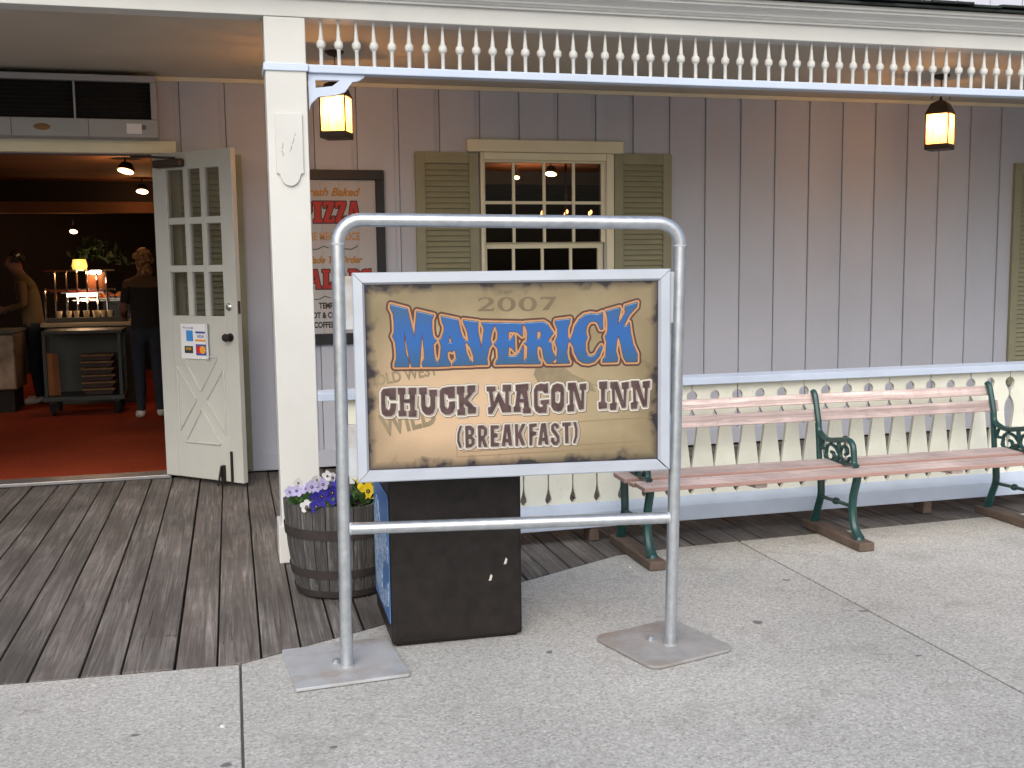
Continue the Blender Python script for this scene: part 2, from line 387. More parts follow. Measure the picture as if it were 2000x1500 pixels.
def text_print(name, body, x, z, size, y, mat, parent, rot=0.0, wide=1.0, bold=0.0, shear=0.0, align='CENTER'):
    cu = bpy.data.curves.new(name, 'FONT'); cu.body = body; cu.size = size; cu.align_x = align; cu.offset = bold; cu.shear = shear; cu.resolution_u = 3
    o = bpy.data.objects.new(name, cu); COL.objects.link(o); dg = bpy.context.evaluated_depsgraph_get()
    me = bpy.data.meshes.new_from_object(o.evaluated_get(dg)); bpy.data.objects.remove(o); bpy.data.curves.remove(cu)
    c, s_ = math.cos(rot), math.sin(rot)
    for v in me.vertices: px, pz = v.co.x*wide, v.co.y; v.co = (x+px*c-pz*s_, y, z+px*s_+pz*c)
    me.name = name; me.materials.clear(); return link(name, me, mat, parent)

LETTERS = {"maverick":[[197,1413,258,1396,282,1284,294,1386,356,1370,349,1353,348,1320,351,1291,365,1274,352,1260,354,1223,358,1202,368,1188,368,1176,312,1177,309,1191,319,1208,318,1243,312,1305,308,1282,304,1233,299,1177,270,1178,262,1205,255,1253,243,1321,244,1282,249,1228,260,1195,258,1178,207,1179,207,1190,214,1211,214,1238,211,1273,201,1294,208,1310,208,1348,205,1379,195,1400],
[385,1366,447,1352,456,1307,464,1284,478,1268,472,1258,477,1225,487,1202,503,1184,503,1178,424,1178,426,1189,440,1204,436,1236,431,1238,423,1230,411,1236,404,1224,405,1207,417,1185,417,1177,368,1176,368,1188,378,1209,383,1252,376,1275,386,1285,395,1312,395,1329,389,1341],
[415,1296,425,1265,410,1265],
[468,1350,524,1342,522,1326,523,1301,533,1256,536,1238,542,1279,547,1314,537,1339,582,1337,585,1325,575,1302,569,1273,574,1257,563,1238,555,1203,558,1179,506,1179,505,1213,493,1248,480,1265,488,1274,482,1309,471,1336],
[582,1337,690,1333,693,1328,693,1283,684,1291,676,1299,658,1303,639,1302,638,1272,649,1272,662,1290,664,1225,652,1241,639,1246,636,1208,666,1207,684,1225,696,1249,695,1178,589,1179,591,1189,600,1202,598,1239,584,1256,598,1273,600,1298,593,1320,585,1329],
[702,1334,775,1337,791,1327,801,1310,813,1294,803,1280,791,1265,803,1257,808,1223,822,1199,826,1191,826,1177,788,1177,776,1196,770,1235,762,1245,750,1245,748,1218,752,1196,761,1184,761,1176,696,1177,697,1185,712,1203,714,1246,700,1256,712,1267,714,1297,708,1320,696,1328],
[750,1302,763,1302,767,1288,761,1273,748,1272],
[823,1341,879,1347,877,1331,869,1311,868,1279,877,1262,869,1252,865,1216,870,1191,876,1181,875,1176,808,1176,810,1185,826,1199,830,1233,821,1260,830,1280,831,1307,821,1333],
[878,1261,891,1291,899,1319,917,1346,935,1360,959,1365,986,1361,1006,1369,1007,1304,998,1304,988,1328,976,1336,956,1334,944,1318,940,1295,946,1273,938,1255,938,1225,946,1205,961,1199,979,1207,991,1229,1001,1242,1005,1234,993,1201,973,1179,951,1173,928,1176,910,1188,896,1216,892,1240],
[1020,1373,1074,1387,1077,1376,1070,1349,1067,1315,1099,1370,1095,1376,1097,1392,1144,1405,1142,1388,1113,1358,1089,1315,1102,1313,1112,1328,1118,1283,1127,1243,1144,1205,1144,1175,1101,1175,1089,1195,1080,1241,1070,1281,1062,1258,1058,1218,1066,1192,1064,1176,1007,1176,1008,1187,1019,1200,1023,1254,1017,1274,1027,1294,1028,1329,1026,1353]],"chuck":[[153,1084,160,1096,185,1099,209,1099,208,1054,185,1055,181,1068,168,1072,167,1051,169,1024,180,1014,186,1023,187,1041,208,1040,207,1021,201,1001,188,992,167,992,155,1002,152,1022],
[215,1099,244,1098,244,1075,239,1073,239,1055,260,1055,260,1073,255,1075,256,1098,286,1098,285,1074,280,1072,277,1014,285,1011,284,987,254,988,254,1010,261,1012,260,1041,237,1042,238,1012,246,1010,246,991,217,991,216,1011,223,1013,222,1073,216,1075],
[295,1097,324,1098,325,1073,318,1070,319,1028,329,1020,337,1028,338,1061,334,1067,334,1088,363,1088,363,1065,356,1061,355,1018,347,998,333,992,318,995,306,1009,302,1029,303,1070,296,1074],
[374,1084,383,1094,404,1097,431,1099,430,1054,406,1054,404,1066,390,1072,390,1051,392,1023,402,1013,408,1023,409,1040,431,1042,431,1018,423,999,409,991,392,992,378,1004,373,1023],
[438,1098,468,1098,468,1075,465,1073,465,1051,482,1070,478,1074,479,1100,510,1101,508,1076,502,1074,480,1045,494,1029,504,1017,511,1017,510,993,480,992,479,1015,484,1013,464,1031,464,1018,469,1014,469,988,440,988,439,1008,447,1010,446,1065,439,1071],
[553,1094,587,1094,587,1076,575,1074,580,1033,599,1074,624,1024,625,1073,615,1074,615,1099,647,1099,647,1073,638,1073,637,1024,646,1014,646,993,612,993,597,1035,573,989,558,989,557,1014,568,1016,562,1075,553,1077],
[665,1098,715,1101,714,1076,709,1074,716,1012,723,1002,723,987,693,987,692,1005,697,1009,696,1029,679,1029,680,1013,684,1011,683,993,656,993,656,1012,662,1016,670,1073,665,1075],
[686,1067,696,1043,681,1043],
[736,1076,744,1093,762,1100,778,1097,790,1101,791,1063,776,1063,768,1073,750,1071,750,1044,750,1016,760,1008,770,1011,770,1019,762,1021,762,1035,794,1037,794,1021,786,1019,784,986,770,987,754,986,742,994,736,1012],
[803,1074,810,1092,828,1099,846,1094,854,1076,853,1010,843,992,828,989,812,995,803,1011],
[818,1064,828,1069,840,1064,838,1026,830,1020,818,1026],
[869,1099,899,1100,920,1024,923,1068,916,1072,915,1093,941,1096,941,1072,933,1070,931,996,913,994,890,1073,889,1019,893,1013,893,989,867,988,866,1011,876,1015,875,1071,869,1073],
[992,1100,1024,1101,1024,1071,1015,1071,1014,1022,1023,1016,1023,996,991,994,989,1020,1000,1022,1000,1071,993,1075],
[1036,1098,1065,1099,1089,1021,1091,1067,1083,1071,1082,1094,1110,1097,1110,1071,1102,1069,1098,996,1083,995,1054,1072,1055,1020,1063,1015,1059,989,1036,989,1034,1013,1045,1016,1043,1072,1037,1074],
[1119,1100,1149,1100,1173,1022,1175,1069,1167,1073,1166,1096,1195,1099,1194,1072,1187,1071,1183,997,1167,996,1138,1073,1139,1021,1147,1017,1143,991,1120,990,1118,1014,1129,1017,1127,1074,1121,1076]],"breakfast":[[447,945,456,947,446,917,445,891,454,863,445,862,437,886,438,917],
[468,945,489,946,502,934,502,916,494,904,504,893,503,874,488,862,469,861],
[480,932,490,926,490,914,480,911],
[480,896,491,893,491,877,481,874],
[517,945,538,946,552,933,552,912,541,897,553,862,540,862,530,889,528,862,518,862],
[529,933,540,928,539,907,528,904],
[566,944,597,943,597,932,579,930,579,914,592,912,592,898,579,896,579,878,598,875,597,862,566,862],
[621,945,640,946,649,863,636,863,633,876,624,877,621,862,608,863],
[629,918,633,889,625,890],
[660,946,672,945,672,912,688,946,701,945,684,909,699,863,686,862,673,896,672,862,662,861],
[716,944,745,946,745,935,729,931,729,916,744,913,742,901,729,897,727,862,716,861],
[763,945,781,946,791,862,778,863,775,876,766,876,763,862,750,862],
[771,918,775,889,767,889],
[831,924,821,924,817,934,813,932,813,924,834,892,835,871,824,858,811,859,801,872,801,888,813,887,814,874,822,872,824,885,802,916,802,935,813,945,826,943,832,934],
[846,945,879,946,879,933,869,932,870,865,857,864,856,932,846,931],
[889,946,900,946,906,919,905,890,896,863,888,865,896,891,896,919]],"year":[[525,1418,528,1431,551,1435,574,1432,586,1421,581,1409,550,1390,574,1389,587,1395,584,1382,523,1382,525,1387,554,1405,567,1417,564,1427,549,1429,537,1426],
[669,1406,667,1397,661,1389,652,1383,640,1379,628,1380,616,1383,607,1389,601,1397,599,1407,601,1416,607,1425,616,1431,628,1434,640,1434,652,1430,661,1424,667,1416],
[651,1407,650,1399,647,1393,642,1388,637,1385,631,1385,625,1388,621,1393,618,1399,617,1407,618,1414,621,1421,626,1426,631,1428,637,1428,642,1425,647,1421,650,1414],
[751,1406,749,1397,743,1388,734,1382,722,1379,710,1379,698,1382,688,1389,682,1397,680,1406,682,1416,688,1424,698,1430,709,1433,722,1433,733,1430,743,1424,749,1415],
[733,1406,731,1399,729,1392,724,1387,719,1385,713,1385,707,1387,703,1392,700,1399,699,1406,700,1414,703,1420,707,1425,713,1428,719,1428,724,1425,729,1420,731,1414],
[763,1421,767,1432,828,1432,795,1382,771,1382,805,1421,779,1426]]}

# ================================================================== setting: ground, sidewalk, deck
EDGE = [(-7.0, 4.27), (-.9, 4.232), (-.02, 4.185), (.56, 4.47), (1.344, 4.92), (1.94, 5.225), (2.35, 5.285), (4.36, 5.37), (11.0, 5.62)]
def edge_y(x):
    for (xa, ya), (xb, yb) in zip(EDGE, EDGE[1:]):
        if xa <= x <= xb: return ya+(yb-ya)*(x-xa)/(xb-xa)
    return EDGE[-1][1]
ground = tag(part('ground', MB().box(-60, 60, -60, 60, -.30, -.05), 'joint_dark', None), kind='structure')
walk = tag(sub('sidewalk', None), kind='structure')
for xa, xb in ((-7.0, -.0245), (-.0155, 2.6975), (2.7085, 5.4975), (5.5085, 11.0)):
    xs_ = [xa]+[p[0] for p in EDGE if xa < p[0] < xb]+[xb]
    poly = [(xa, -9.0), (xb, -9.0)]+[(x, edge_y(x)-.008) for x in reversed(xs_)]
    part('slab', MB().prism(poly, -.048, 0.0, 'z'), 'concrete', walk, .003, seg=1)
for xj in (-.02, 2.703, 5.503): part('joint', MB().box(xj-.0035, xj+.0035, -9.0, edge_y(xj)-.01, -.047, -.006), 'joint_fill', walk)
deck = tag(sub('deck', None), kind='structure')
seams = [-.107, .061, .223, .365, .50]
x = -.107
for s_ in (-.27, -.468, -.62, -.808, -.955): seams.append(s_)
x = -.955
while x > -3.4: x -= random.uniform(.15, .185); seams.append(x)
x = .50
while x < 1.35: x += random.uniform(.13, .155); seams.append(x)
seams += [1.504, 1.64, 1.744, 1.885]; x = 1.885
while x < 9.2: x += random.uniform(.125, .16); seams.append(x)
seams = sorted(seams); seams = [a for i, a in enumerate(seams) if i == 0 or a-seams[i-1] > .05]
for a, b in zip(seams, seams[1:]):
    g0, g1 = random.uniform(.0025, .006), random.uniform(.0025, .006); x0, x1 = a+g0, b-g1; dz = random.uniform(-.004, .003)
    jag = [random.uniform(-.008, .004) for _ in range(2)]
    part('plank', MB().prism([(x0, edge_y(x0)+.004+jag[0]*.4), (x1, edge_y(x1)+.004+jag[1]*.4), (x1, 8.232), (x0, 8.232)], -.042, dz, 'z'), 'deck_wood', deck, .004)

# ================================================================== the building
bld = thing('inn_building', 'grey vertical board inn with cream trimmed porch roof and lit dining room', 'building', (0, 8.3, 0))
bld_off = Vector((0, -8.3, 0))
def bpart(name, mb, mat, bevel=0.0, parent=None, smooth=False):
    o = part(name, mb, mat, parent or bld, bevel, smooth)
    if parent is None: o.location = bld_off
    return o
YW = 8.26
openings = [(-2.3, -.50, -1, 2.39), (1.96, 2.98, .98, 2.40)]
def subtract(rects, op):
    o = []
    for (xa, xb, za, zb) in rects:
        oa, ob, pa, pb = op
        if ob <= xa or oa >= xb or pb <= za or pa >= zb: o.append((xa, xb, za, zb)); continue
        if xa < oa: o.append((xa, oa, za, zb))
        if ob < xb: o.append((ob, xb, za, zb))
        m0, m1 = max(xa, oa), min(xb, ob)
        if za < pa: o.append((m0, m1, za, pa))
        if pb < zb: o.append((m0, m1, pb, zb))
    return [r for r in o if r[1]-r[0] > .004 and r[3]-r[2] > .004]
k = -16
while True:
    xb = 1.305+.3215*k; xa = xb-.3215; k += 1
    if xa > 9.2: break
    if xb < -3.6: continue
    pieces = {}; lay = random.uniform(-.0015, .0015)
    rects = [(xa, xb-.042, .02, 2.94, 0.0), (xb-.042, xb-.0045, .02, 2.94, .012)]
    for (a, b, c, d, dy) in rects:
        rr = [(a, b, c, d)]
        for op in openings: rr = subtract(rr, op)
        for (p, q, r, s_) in rr: pieces.setdefault((r, s_), MB()).box(p, q, YW+dy+lay, YW+.024, r, s_)
    for mb in pieces.values(): bpart('siding_board', mb, 'siding', .0015)
mb = MB()
for r in subtract(subtract([(-3.8, 9.4, 0, 3.0)], openings[0]), openings[1]): mb.box(r[0], r[1], YW+.026, YW+.14, r[2], r[3])
bpart('wall_core', mb, 'siding_back')
bpart('skirting_board', MB().box(-.36, 9.2, YW-.022, YW-.003, .012, .145), 'siding', .003)
bpart('porch_ceiling', MB().box(-3.8, 9.4, 5.72, YW+.1, 2.945, 2.97), 'ceiling_paint')
bpart('ceiling_moulding', MB().prism([(YW-.003, 2.915), (YW-.02, 2.915), (YW-.03, 2.943), (YW-.003, 2.943)], -3.6, 9.2, 'x'), 'cream_trim')
bpart('porch_beam', MB().box(-3.8, 9.4, 5.60, 5.73, 2.812, 2.990), 'cream', .004)
cor = [(5.5985, 2.899), (5.578, 2.9005), (5.578, 2.9104), (5.566, 2.9134), (5.56, 2.9195), (5.548, 2.9241), (5.545, 2.9332), (5.53, 2.9431), (5.505, 2.9514), (5.492, 2.956), (5.492, 2.9666), (5.474, 2.9704), (5.474, 2.991), (5.5985, 2.991)]
bpart('cornice', MB().prism(cor, -3.8, 9.4, 'x'), 'cream')
roof = bpart('porch_roof', MB().prism([(5.44, 2.9935), (8.6, 3.23), (8.6, 3.29), (5.44, 3.006)], -3.8, 9.4, 'x'), 'shingle')
x = -3.8
while x < 9.3:
    wd = random.uniform(.18, .30); z = random.uniform(.0, .012); y0 = 5.425+random.uniform(-.015, .01)
    part('shingle', MB().prism([(y0, 3.008+z), (5.9, 3.050+z), (5.9, 3.062+z), (y0, 3.020+z)], x+.002, x+wd-.003, 'x'), 'shingle', roof)
    x += wd
for k in range(28):
    xa = .24+.3215*k-1.0; bpart('upper_siding_board', MB().box(xa, xa+.314, 7.9, 7.93, 3.16, 5.4), 'siding_upper', .002)
bpart('upper_wall_core', MB().box(-1.0, 9.0, 7.935, 8.1, 3.1, 5.4), 'siding_back')
bpart('door_header', MB().box(-2.6, -.338, YW-.062, YW-.002, 2.392, 2.482), 'cream_trim', .004)
bpart('door_jamb', MB().box(-.512, -.475, YW-.035, YW+.15, .02, 2.391), 'cream_trim', .003)
bpart('threshold', MB().box(-2.6, -.48, YW-.05, YW+.14, .002, .030), 'threshold_metal', .006)

# the window: casing, sashes, one object per pane
win = sub('window', bld); win.location = bld_off
part('header_board', MB().box(1.832, 3.124, YW-.058, YW-.002, 2.444, 2.538), 'cream_trim', win, .004)
for xa, xb in ((1.938, 1.966), (2.990, 3.052)): part('casing', MB().box(xa, xb, YW-.030, YW+.02, 1.0, 2.442), 'cream_trim', win, .003)
part('casing', MB().box(1.968, 2.988, YW-.028, YW+.02, 2.385, 2.442), 'cream_trim', win, .003)
part('sill', MB().box(1.86, 3.12, YW-.085, YW+.02, .945, .998), 'cream_trim', win, .005)
cols = [1.982, 2.216, 2.470, 2.718, 2.952]
def sash(z0, z1, y, xs_, rows, rail_lo, rail_hi):
    part('sash_rail', MB().box(1.967, 2.988, y, y+.035, z1, z1+rail_hi), 'cream_trim', win, .002)
    part('sash_rail', MB().box(1.967, 2.988, y, y+.035, z0-rail_lo, z0), 'cream_trim', win, .002)
    for a, b in ((1.968, xs_[0]), (xs_[-1], 2.987)): part('sash_stile', MB().box(a, b, y+.0015, y+.034, z0, z1), 'cream_trim', win, .001)
    rz = [z0+(z1-z0)*i/rows for i in range(rows+1)]
    for xm in xs_[1:-1]: part('muntin', MB().box(xm-.012, xm+.012, y+.004, y+.028, z0, z1), 'cream_trim', win, .002)
    for zm in rz[1:-1]: part('muntin', MB().box(xs_[0], xs_[-1], y+.006, y+.026, zm-.012, zm+.012), 'cream_trim', win, .002)
    for i in range(len(xs_)-1):
        for j in range(rows):
            part('pane', MB().box(xs_[i]+(.012 if i else 0), xs_[i+1]-(.012 if i < len(xs_)-2 else 0), y+.014, y+.017, rz[j]+(.012 if j else 0), rz[j+1]-(.012 if j < rows-1 else 0)), 'window_glass', win)
sash(1.738, 2.368, YW+.0, cols, 2, .002, .016)
sash(1.060, 1.690, YW+.042, [2.0, 2.22, 2.462, 2.704, 2.935], 2, .05, .046)

# ------------------------------------------------------------------ shutters (each hangs on the wall)
def shutter(x0, x1, z0, z1, label, first=[None]):
    t = thing('shutter', label, 'shutter', (x0, YW-.034, 0), 0, 'olive louvred shutters on the wall')
    W = x1-x0; st = .075
    for a, b in ((0, st), (W-st, W)): part('stile', MB().box(a, b, 0, .03, z0, z1), 'olive', t, .003)
    for a, b in ((z1-.085, z1), (z0, z0+.11)): part('rail', MB().box(st+.0005, W-st-.0005, .001, .03, a, b), 'olive', t, .002)
    me = MB().prism([(.002, -.026), (.006, -.029), (.028, .016), (.024, .020)], st+.001, W-st-.001, 'x').mesh('slat'); me.materials.append(MATS['olive'])
    n = int((z1-z0-.195)/.0415); p = (z1-z0-.195)/n
    for i in range(n):
        o = link('slat', me, None, t); o.location = (0, 0, z0+.11+p*(i+.5))
    part('backing', MB().box(st*.6, W-st*.6, .029, .0315, z0+.05, z1-.05), 'olive', t)
    return t
shutter(1.420, 1.921, .97, 2.437, 'olive louvred shutter left of the window, nearest the menu board')
shutter(3.056, 3.557, .97, 2.447, 'olive louvred shutter right of the dining room window')
shutter(6.905, 7.45, .40, 2.42, 'olive louvred shutter at the far right end of the wall')
shutter(-.40, .118, .02, 2.395, 'olive louvred shutter standing behind the open door')

# ------------------------------------------------------------------ porch post
post = thing('porch_post', 'square cream porch post with pale blue band and shaped plaque', 'post', (.32, 5.70, 0))
def pp(name, mb, mat, bev=.004, sm=False): o = part(name, mb, mat, post, bev, sm); o.location = (-.32, -5.70, 0); return o
pp('shaft', MB().box(.215, .419, 5.602, 5.80, .0, 2.810), 'cream', .005)
pp('base', MB().box(.196, .438, 5.584, 5.82, .003, .208), 'cream', .006)
pp('band', MB().box(.206, .428, 5.592, 5.81, 2.545, 2.583), 'lavender', .004)
a = [(.253, 2.333), (.253, 2.045)]+[(.253+.006*math.sin(t), 2.040-.006*(1-math.cos(t))) for t in (.5, 1.2)]+[(.268, 2.028)]
arc = [(.321-.050*math.cos(t*math.pi/10), 2.028-.058*math.sin(t*math.pi/10)) for t in range(1, 10)]
plq = [(.253, 2.333), (.253, 2.034), (.268, 2.030)]+arc+[(.374, 2.030), (.389, 2.034), (.389, 2.333)]
plate = pp('plaque', MB().prism(plq, 5.588, 5.600, 'y'), 'cream', .002)
for (xa, za, xb, zb) in ((.288, 2.185, .284, 2.155), (.282, 2.148, .288, 2.120), (.345, 2.212, .335, 2.18), (.332, 2.172, .322, 2.145), (.350, 2.235, .347, 2.222)):
    part('scratch', MB().tube([(xa, 5.5875, za), ((xa+xb)/2+.003, 5.5875, (za+zb)/2), (xb, 5.5875, zb)], .0011, 5), 'closer_bronze', plate)

# ------------------------------------------------------------------ spindle frieze under the beam
fr = thing('spindle_frieze', 'row of turned cream spindles above a pale blue rail under the porch beam', 'frieze', (2.7, 5.65, 2.545))
def fp(name, mb, mat, bev=.003, sm=False): o = part(name, mb, mat, fr, bev, sm); o.location = (-2.7, -5.65, -2.545); return o
fp('rail', MB().box(.430, 9.3, 5.612, 5.690, 2.543, 2.584), 'lavender', .005)
sp = MB().lathe([(.0100, 0), (.0098, .078), (.0125, .082), (.0125, .0845), (.0155, .0862), (.0200, .0910), (.0228, .0980), (.0236, .1060), (.0228, .1140), (.0200, .1210), (.0155, .1258), (.0128, .1275), (.0130, .1310), (.0105, .150), (.0080, .178), (.0062, .205), (.0080, .2265)], (0, 0, 0), 12).mesh('spindle', 0, True); sp.materials.append(MATS['cream'])
x = .500
while x < 9.2:
    o = link('spindle', sp, None, fr); o.location = (x-2.7, 0, 2.5845-2.545); o.rotation_euler = (random.uniform(-.012, .012), random.uniform(-.012, .012), random.uniform(0, 6)); x += .0905+random.uniform(-.0012, .0012)
brk_o = [(.431, 2.541), (.716, 2.541), (.713, 2.530), (.684, 2.512), (.652, 2.506), (.614, 2.455), (.566, 2.437), (.477, 2.427), (.456, 2.407), (.440, 2.392), (.431, 2.366)]
brk_h = [(.463, 2.512), (.595, 2.514), (.552, 2.480), (.464, 2.468)]
cu = bpy.data.curves.new('bracket', 'CURVE'); cu.dimensions = '2D'; cu.fill_mode = 'BOTH'; cu.extrude = .016; cu.bevel_depth = .002
for pl in (brk_o, brk_h):
    s_ = cu.splines.new('POLY'); s_.points.add(len(pl)-1); s_.use_cyclic_u = True
    for p, q in zip(s_.points, pl): p.co = (q[0], q[1], 0, 1)
tmp = bpy.data.objects.new('tmp', cu); COL.objects.link(tmp)
me = bpy.data.meshes.new_from_object(tmp.evaluated_get(bpy.context.evaluated_depsgraph_get())); bpy.data.objects.remove(tmp)
for v in me.vertices: v.co = (v.co.x-2.7, v.co.z*-1.0, v.co.y-2.545)
me.materials.clear(); b_ = link('bracket', me, 'lavender', fr)

# ------------------------------------------------------------------ porch railing with cut-out boards
rl = thing('porch_railing', 'cream porch railing of cut-out boards between pale grey blue rails', 'railing', (2.9, 5.62, 0))
def rp(name, mb, mat, bev=.004, sm=False): o = part(name, mb, mat, rl, bev, sm); o.location = (-2.9, -5.62, 0); return o
rp('top_rail', MB().prism([(5.575, .858), (5.700, .858), (5.705, .895), (5.640, .912), (5.572, .899)], .421, 9.2, 'x'), 'rail_grey', .003)
rp('bottom_rail', MB().prism([(5.520, .082), (5.700, .082), (5.700, .185), (5.625, .205), (5.520, .172)], .440, 9.2, 'x'), 'rail_grey', .004)
G = [(.18, 0), (.2085, 0), (.2165, .009), (.232, .0185), (.250, .016), (.272, .0085), (.296, .0045), (.330, .0028), (.375, .004), (.43, .0115), (.50, .0215), (.56, .0295), (.61, .0345), (.640, .0315), (.662, .0240), (.682, .0130), (.697, .0045), (.708, .0030), (.722, .0045), (.738, .0105), (.755, .0200), (.771, .0285), (.786, .0315), (.800, .027), (.812, .0145), (.8175, 0), (.862, 0)]
HW = .0727
poly = [(-HW+.0012+g, z) for z, g in G]; poly2 = [(HW-.0012-g, z) for z, g in reversed(G)]
mb = MB(); n = len(G); vs_ = []
for yy in (0, .022):
    for z, g in G: vs_ += [(-HW+.0012+g, yy, z), (HW-.0012-g, yy, z)]
fs = []
for i in range(n-1):
    a0 = 2*i; fs += [(a0, a0+1, a0+3, a0+2), (2*n+a0+2, 2*n+a0+3, 2*n+a0+1, 2*n+a0), (a0+2, 2*n+a0+2, 2*n+a0, a0), (a0+1, 2*n+a0+1, 2*n+a0+3, a0+3)]
fs += [(0, 2*n, 2*n+1, 1), (2*n-2, 2*n-1, 4*n-1, 4*n-2)]
mb.add(vs_, fs); pk = mb.mesh('picket'); pk.materials.append(MATS['cream_picket'])
x = 2.563-HW-.1454*14
while x < 9.1:
    if x-HW > .425:
        o = link('picket', pk, None, rl); o.location = (x-2.9, 5.627+random.uniform(-.0018, .0018)-5.62, random.uniform(-.002, .002)); o.rotation_euler = (0, random.uniform(-.003, .003), 0)
    x += .1454
for xf in (1.93, 4.10, 6.4): rp('foot', MB().prism([(xf-.032, .003), (xf+.030, .003), (xf+.026, .080), (xf-.026, .080)], 5.53, 5.64, 'y'), 'wood_skid', .006)

# ------------------------------------------------------------------ open entrance door
DH = (-.497, 8.215); DA = math.atan2(7.667-8.215, .060+.497); DW = .775; DZ0, DZ1 = .035, 2.385
door = thing('entrance_door', 'cream door with nine small panes swung open onto the deck', 'door', (DH[0], DH[1], 0), DA)
T = .044
rowsz = [1.225, 1.585, 1.640, 1.975, 2.025, 2.270]; 
ZR = [1.222, 1.560, 1.900, 2.262]
XC = [.135, .325, .490, .655]
def dbox(name, *a, bev=.003, mat='door_paint'): return part(name, MB().box(*a), mat, door, bev)
dbox('stile', 0, XC[0], -T/2, T/2, DZ0, DZ1); dbox('stile', XC[3], DW, -T/2, T/2, DZ0, DZ1)
dbox('rail', XC[0]+.0005, XC[3]-.0005, -T/2+.001, T/2-.001, ZR[3], DZ1-.001); dbox('lower_panel', XC[0]+.0005, XC[3]-.0005, -T/2+.001, T/2-.001, DZ0+.001, ZR[0])
for xm in XC[1:3]: dbox('muntin', xm-.022, xm+.022, -T/2+.003, T/2-.003, ZR[0], ZR[3])
for zm in ZR[1:3]: dbox('muntin', XC[0], XC[3], -T/2+.005, T/2-.005, zm-.024, zm+.024)
for i in range(3):
    for j in range(3):
        part('pane', MB().box(XC[i]+(.021 if i else 0), XC[i+1]-(.021 if i < 2 else 0), -.002, .002, ZR[j]+(.023 if j else 0), ZR[j+1]-(.023 if j < 2 else 0)), 'window_glass', door)
# raised cross-buck mouldings on the lower panel
zc0, zc1, xc0, xc1 = .30, .93, .165, .625
xm, zm = (xc0+xc1)/2, (zc0+zc1)/2; g = .055
def mould(pts):
    for p, q in zip(pts, pts[1:]+pts[:1]):
        d = Vector((q[0]-p[0], q[1]-p[1])).normalized()*.004
        part('moulding', MB().tube([(p[0]+d.x, -T/2-.002, p[1]+d.y), (q[0]-d.x, -T/2-.002, q[1]-d.y)], .0085, 8), 'door_paint', door, 0, True)
mould([(xc0, zc0+g*1.4), (xc0, zc1-g*1.4), (xm-g*.9, zm)]); mould([(xc1, zc0+g*1.4), (xc1, zc1-g*1.4), (xm+g*.9, zm)])
mould([(xc0+g, zc0), (xc1-g, zc0), (xm, zm-g*1.15)]); mould([(xc0+g, zc1), (xc1-g, zc1), (xm, zm+g*1.15)])
kn = part('knob', MB().lathe([(.030, 0), (.030, .006), (.012, .010), (.011, .030), (.026, .040), (.030, .052), (.024, .064), (.008, .068)], n=16), 'black_metal', door, 0, True); kn.rotation_euler = (R_(90), 0, 0); kn.location = (.705, -T/2, 1.075)
db = part('deadbolt', MB().lathe([(.028, 0), (.028, .010), (.022, .016), (.012, .017), (.012, .024)], n=16), 'chrome', door, 0, True); db.rotation_euler = (R_(90), 0, 0); db.location = (.705, -T/2, 1.290)
dbox('latch_plate', DW-.0005, DW+.002, -.012, .012, 1.24, 1.33, bev=0, mat='closer_bronze')
cl = part('door_closer', MB().box(.055, .335, -T/2-.052, -T/2-.001, 2.278, 2.335), 'closer_bronze', door, .012)
part('closer_arm', MB().tube([(.27, -T/2-.03, 2.340), (.10, -T/2-.10, 2.352), (-.06, -.16, 2.360)], .008, 8), 'closer_bronze', door, 0, True)
part('door_stop', MB().box(.585, .607, -T/2-.030, -T/2-.001, .02, .155).tube([(.596, -T/2-.035, .15), (.590, -T/2-.055, .05), (.58, -T/2-.06, .012)], .008, 8), 'black_metal', door)
part('door_stop', MB().box(.665, .682, -T/2-.016, -T/2-.001, .04, .26), 'black_metal', door, .003)
# notice holder with the accepted cards hung on the door
nh = thing('card_notice', 'small white notice with four payment card marks on the door', 'notice', (DH[0], DH[1], 0), DA)
def np_(name, x0, x1, z0, z1, y, mat, th=.0012): return part(name, MB().box(x0, x1, y-th, y, z0, z1), mat, nh)
Y0 = -T/2-.004
part('holder', MB().box(.225, .492, Y0-.008, Y0, .912, 1.165), 'white_paper', nh, .003)
part('holder_edge', MB().box(.483, .505, Y0-.020, Y0, .900, 1.165), 'clear_guard', nh)
Y1 = Y0-.0085
text_print('lettering', 'We accept', .250, 1.130, .024, Y1-.0006, 'card_navy', nh, align='LEFT')
np_('mark', .283, .350, 1.040, 1.118, Y1, 'card_blue'); np_('mark', .375, .470, 1.098, 1.112, Y1, 'card_navy'); np_('mark', .370, .472, 1.040, 1.055, Y1, 'card_amber')
text_print('lettering', 'VISA', .422, 1.064, .036, Y1-.0006, 'card_navy', nh, bold=.0006, shear=.2)
o = np_('mark', .262, .345, .953, 1.005, Y1, 'card_dark'); np_('mark', .275, .330, .975, .995, Y1-.0014, 'poster_gold')
np_('mark', .375, .475, .940, 1.020, Y1, 'card_navy')
for cx, mt, dy in ((.407, 'card_red', .0014), (.443, 'card_amber', .0024)):
    d_ = part('mark', MB().lathe([(.029, 0), (.029, .0008)], n=20), mt, nh); d_.rotation_euler = (R_(90), 0, 0); d_.location = (cx, Y1-dy, .980)

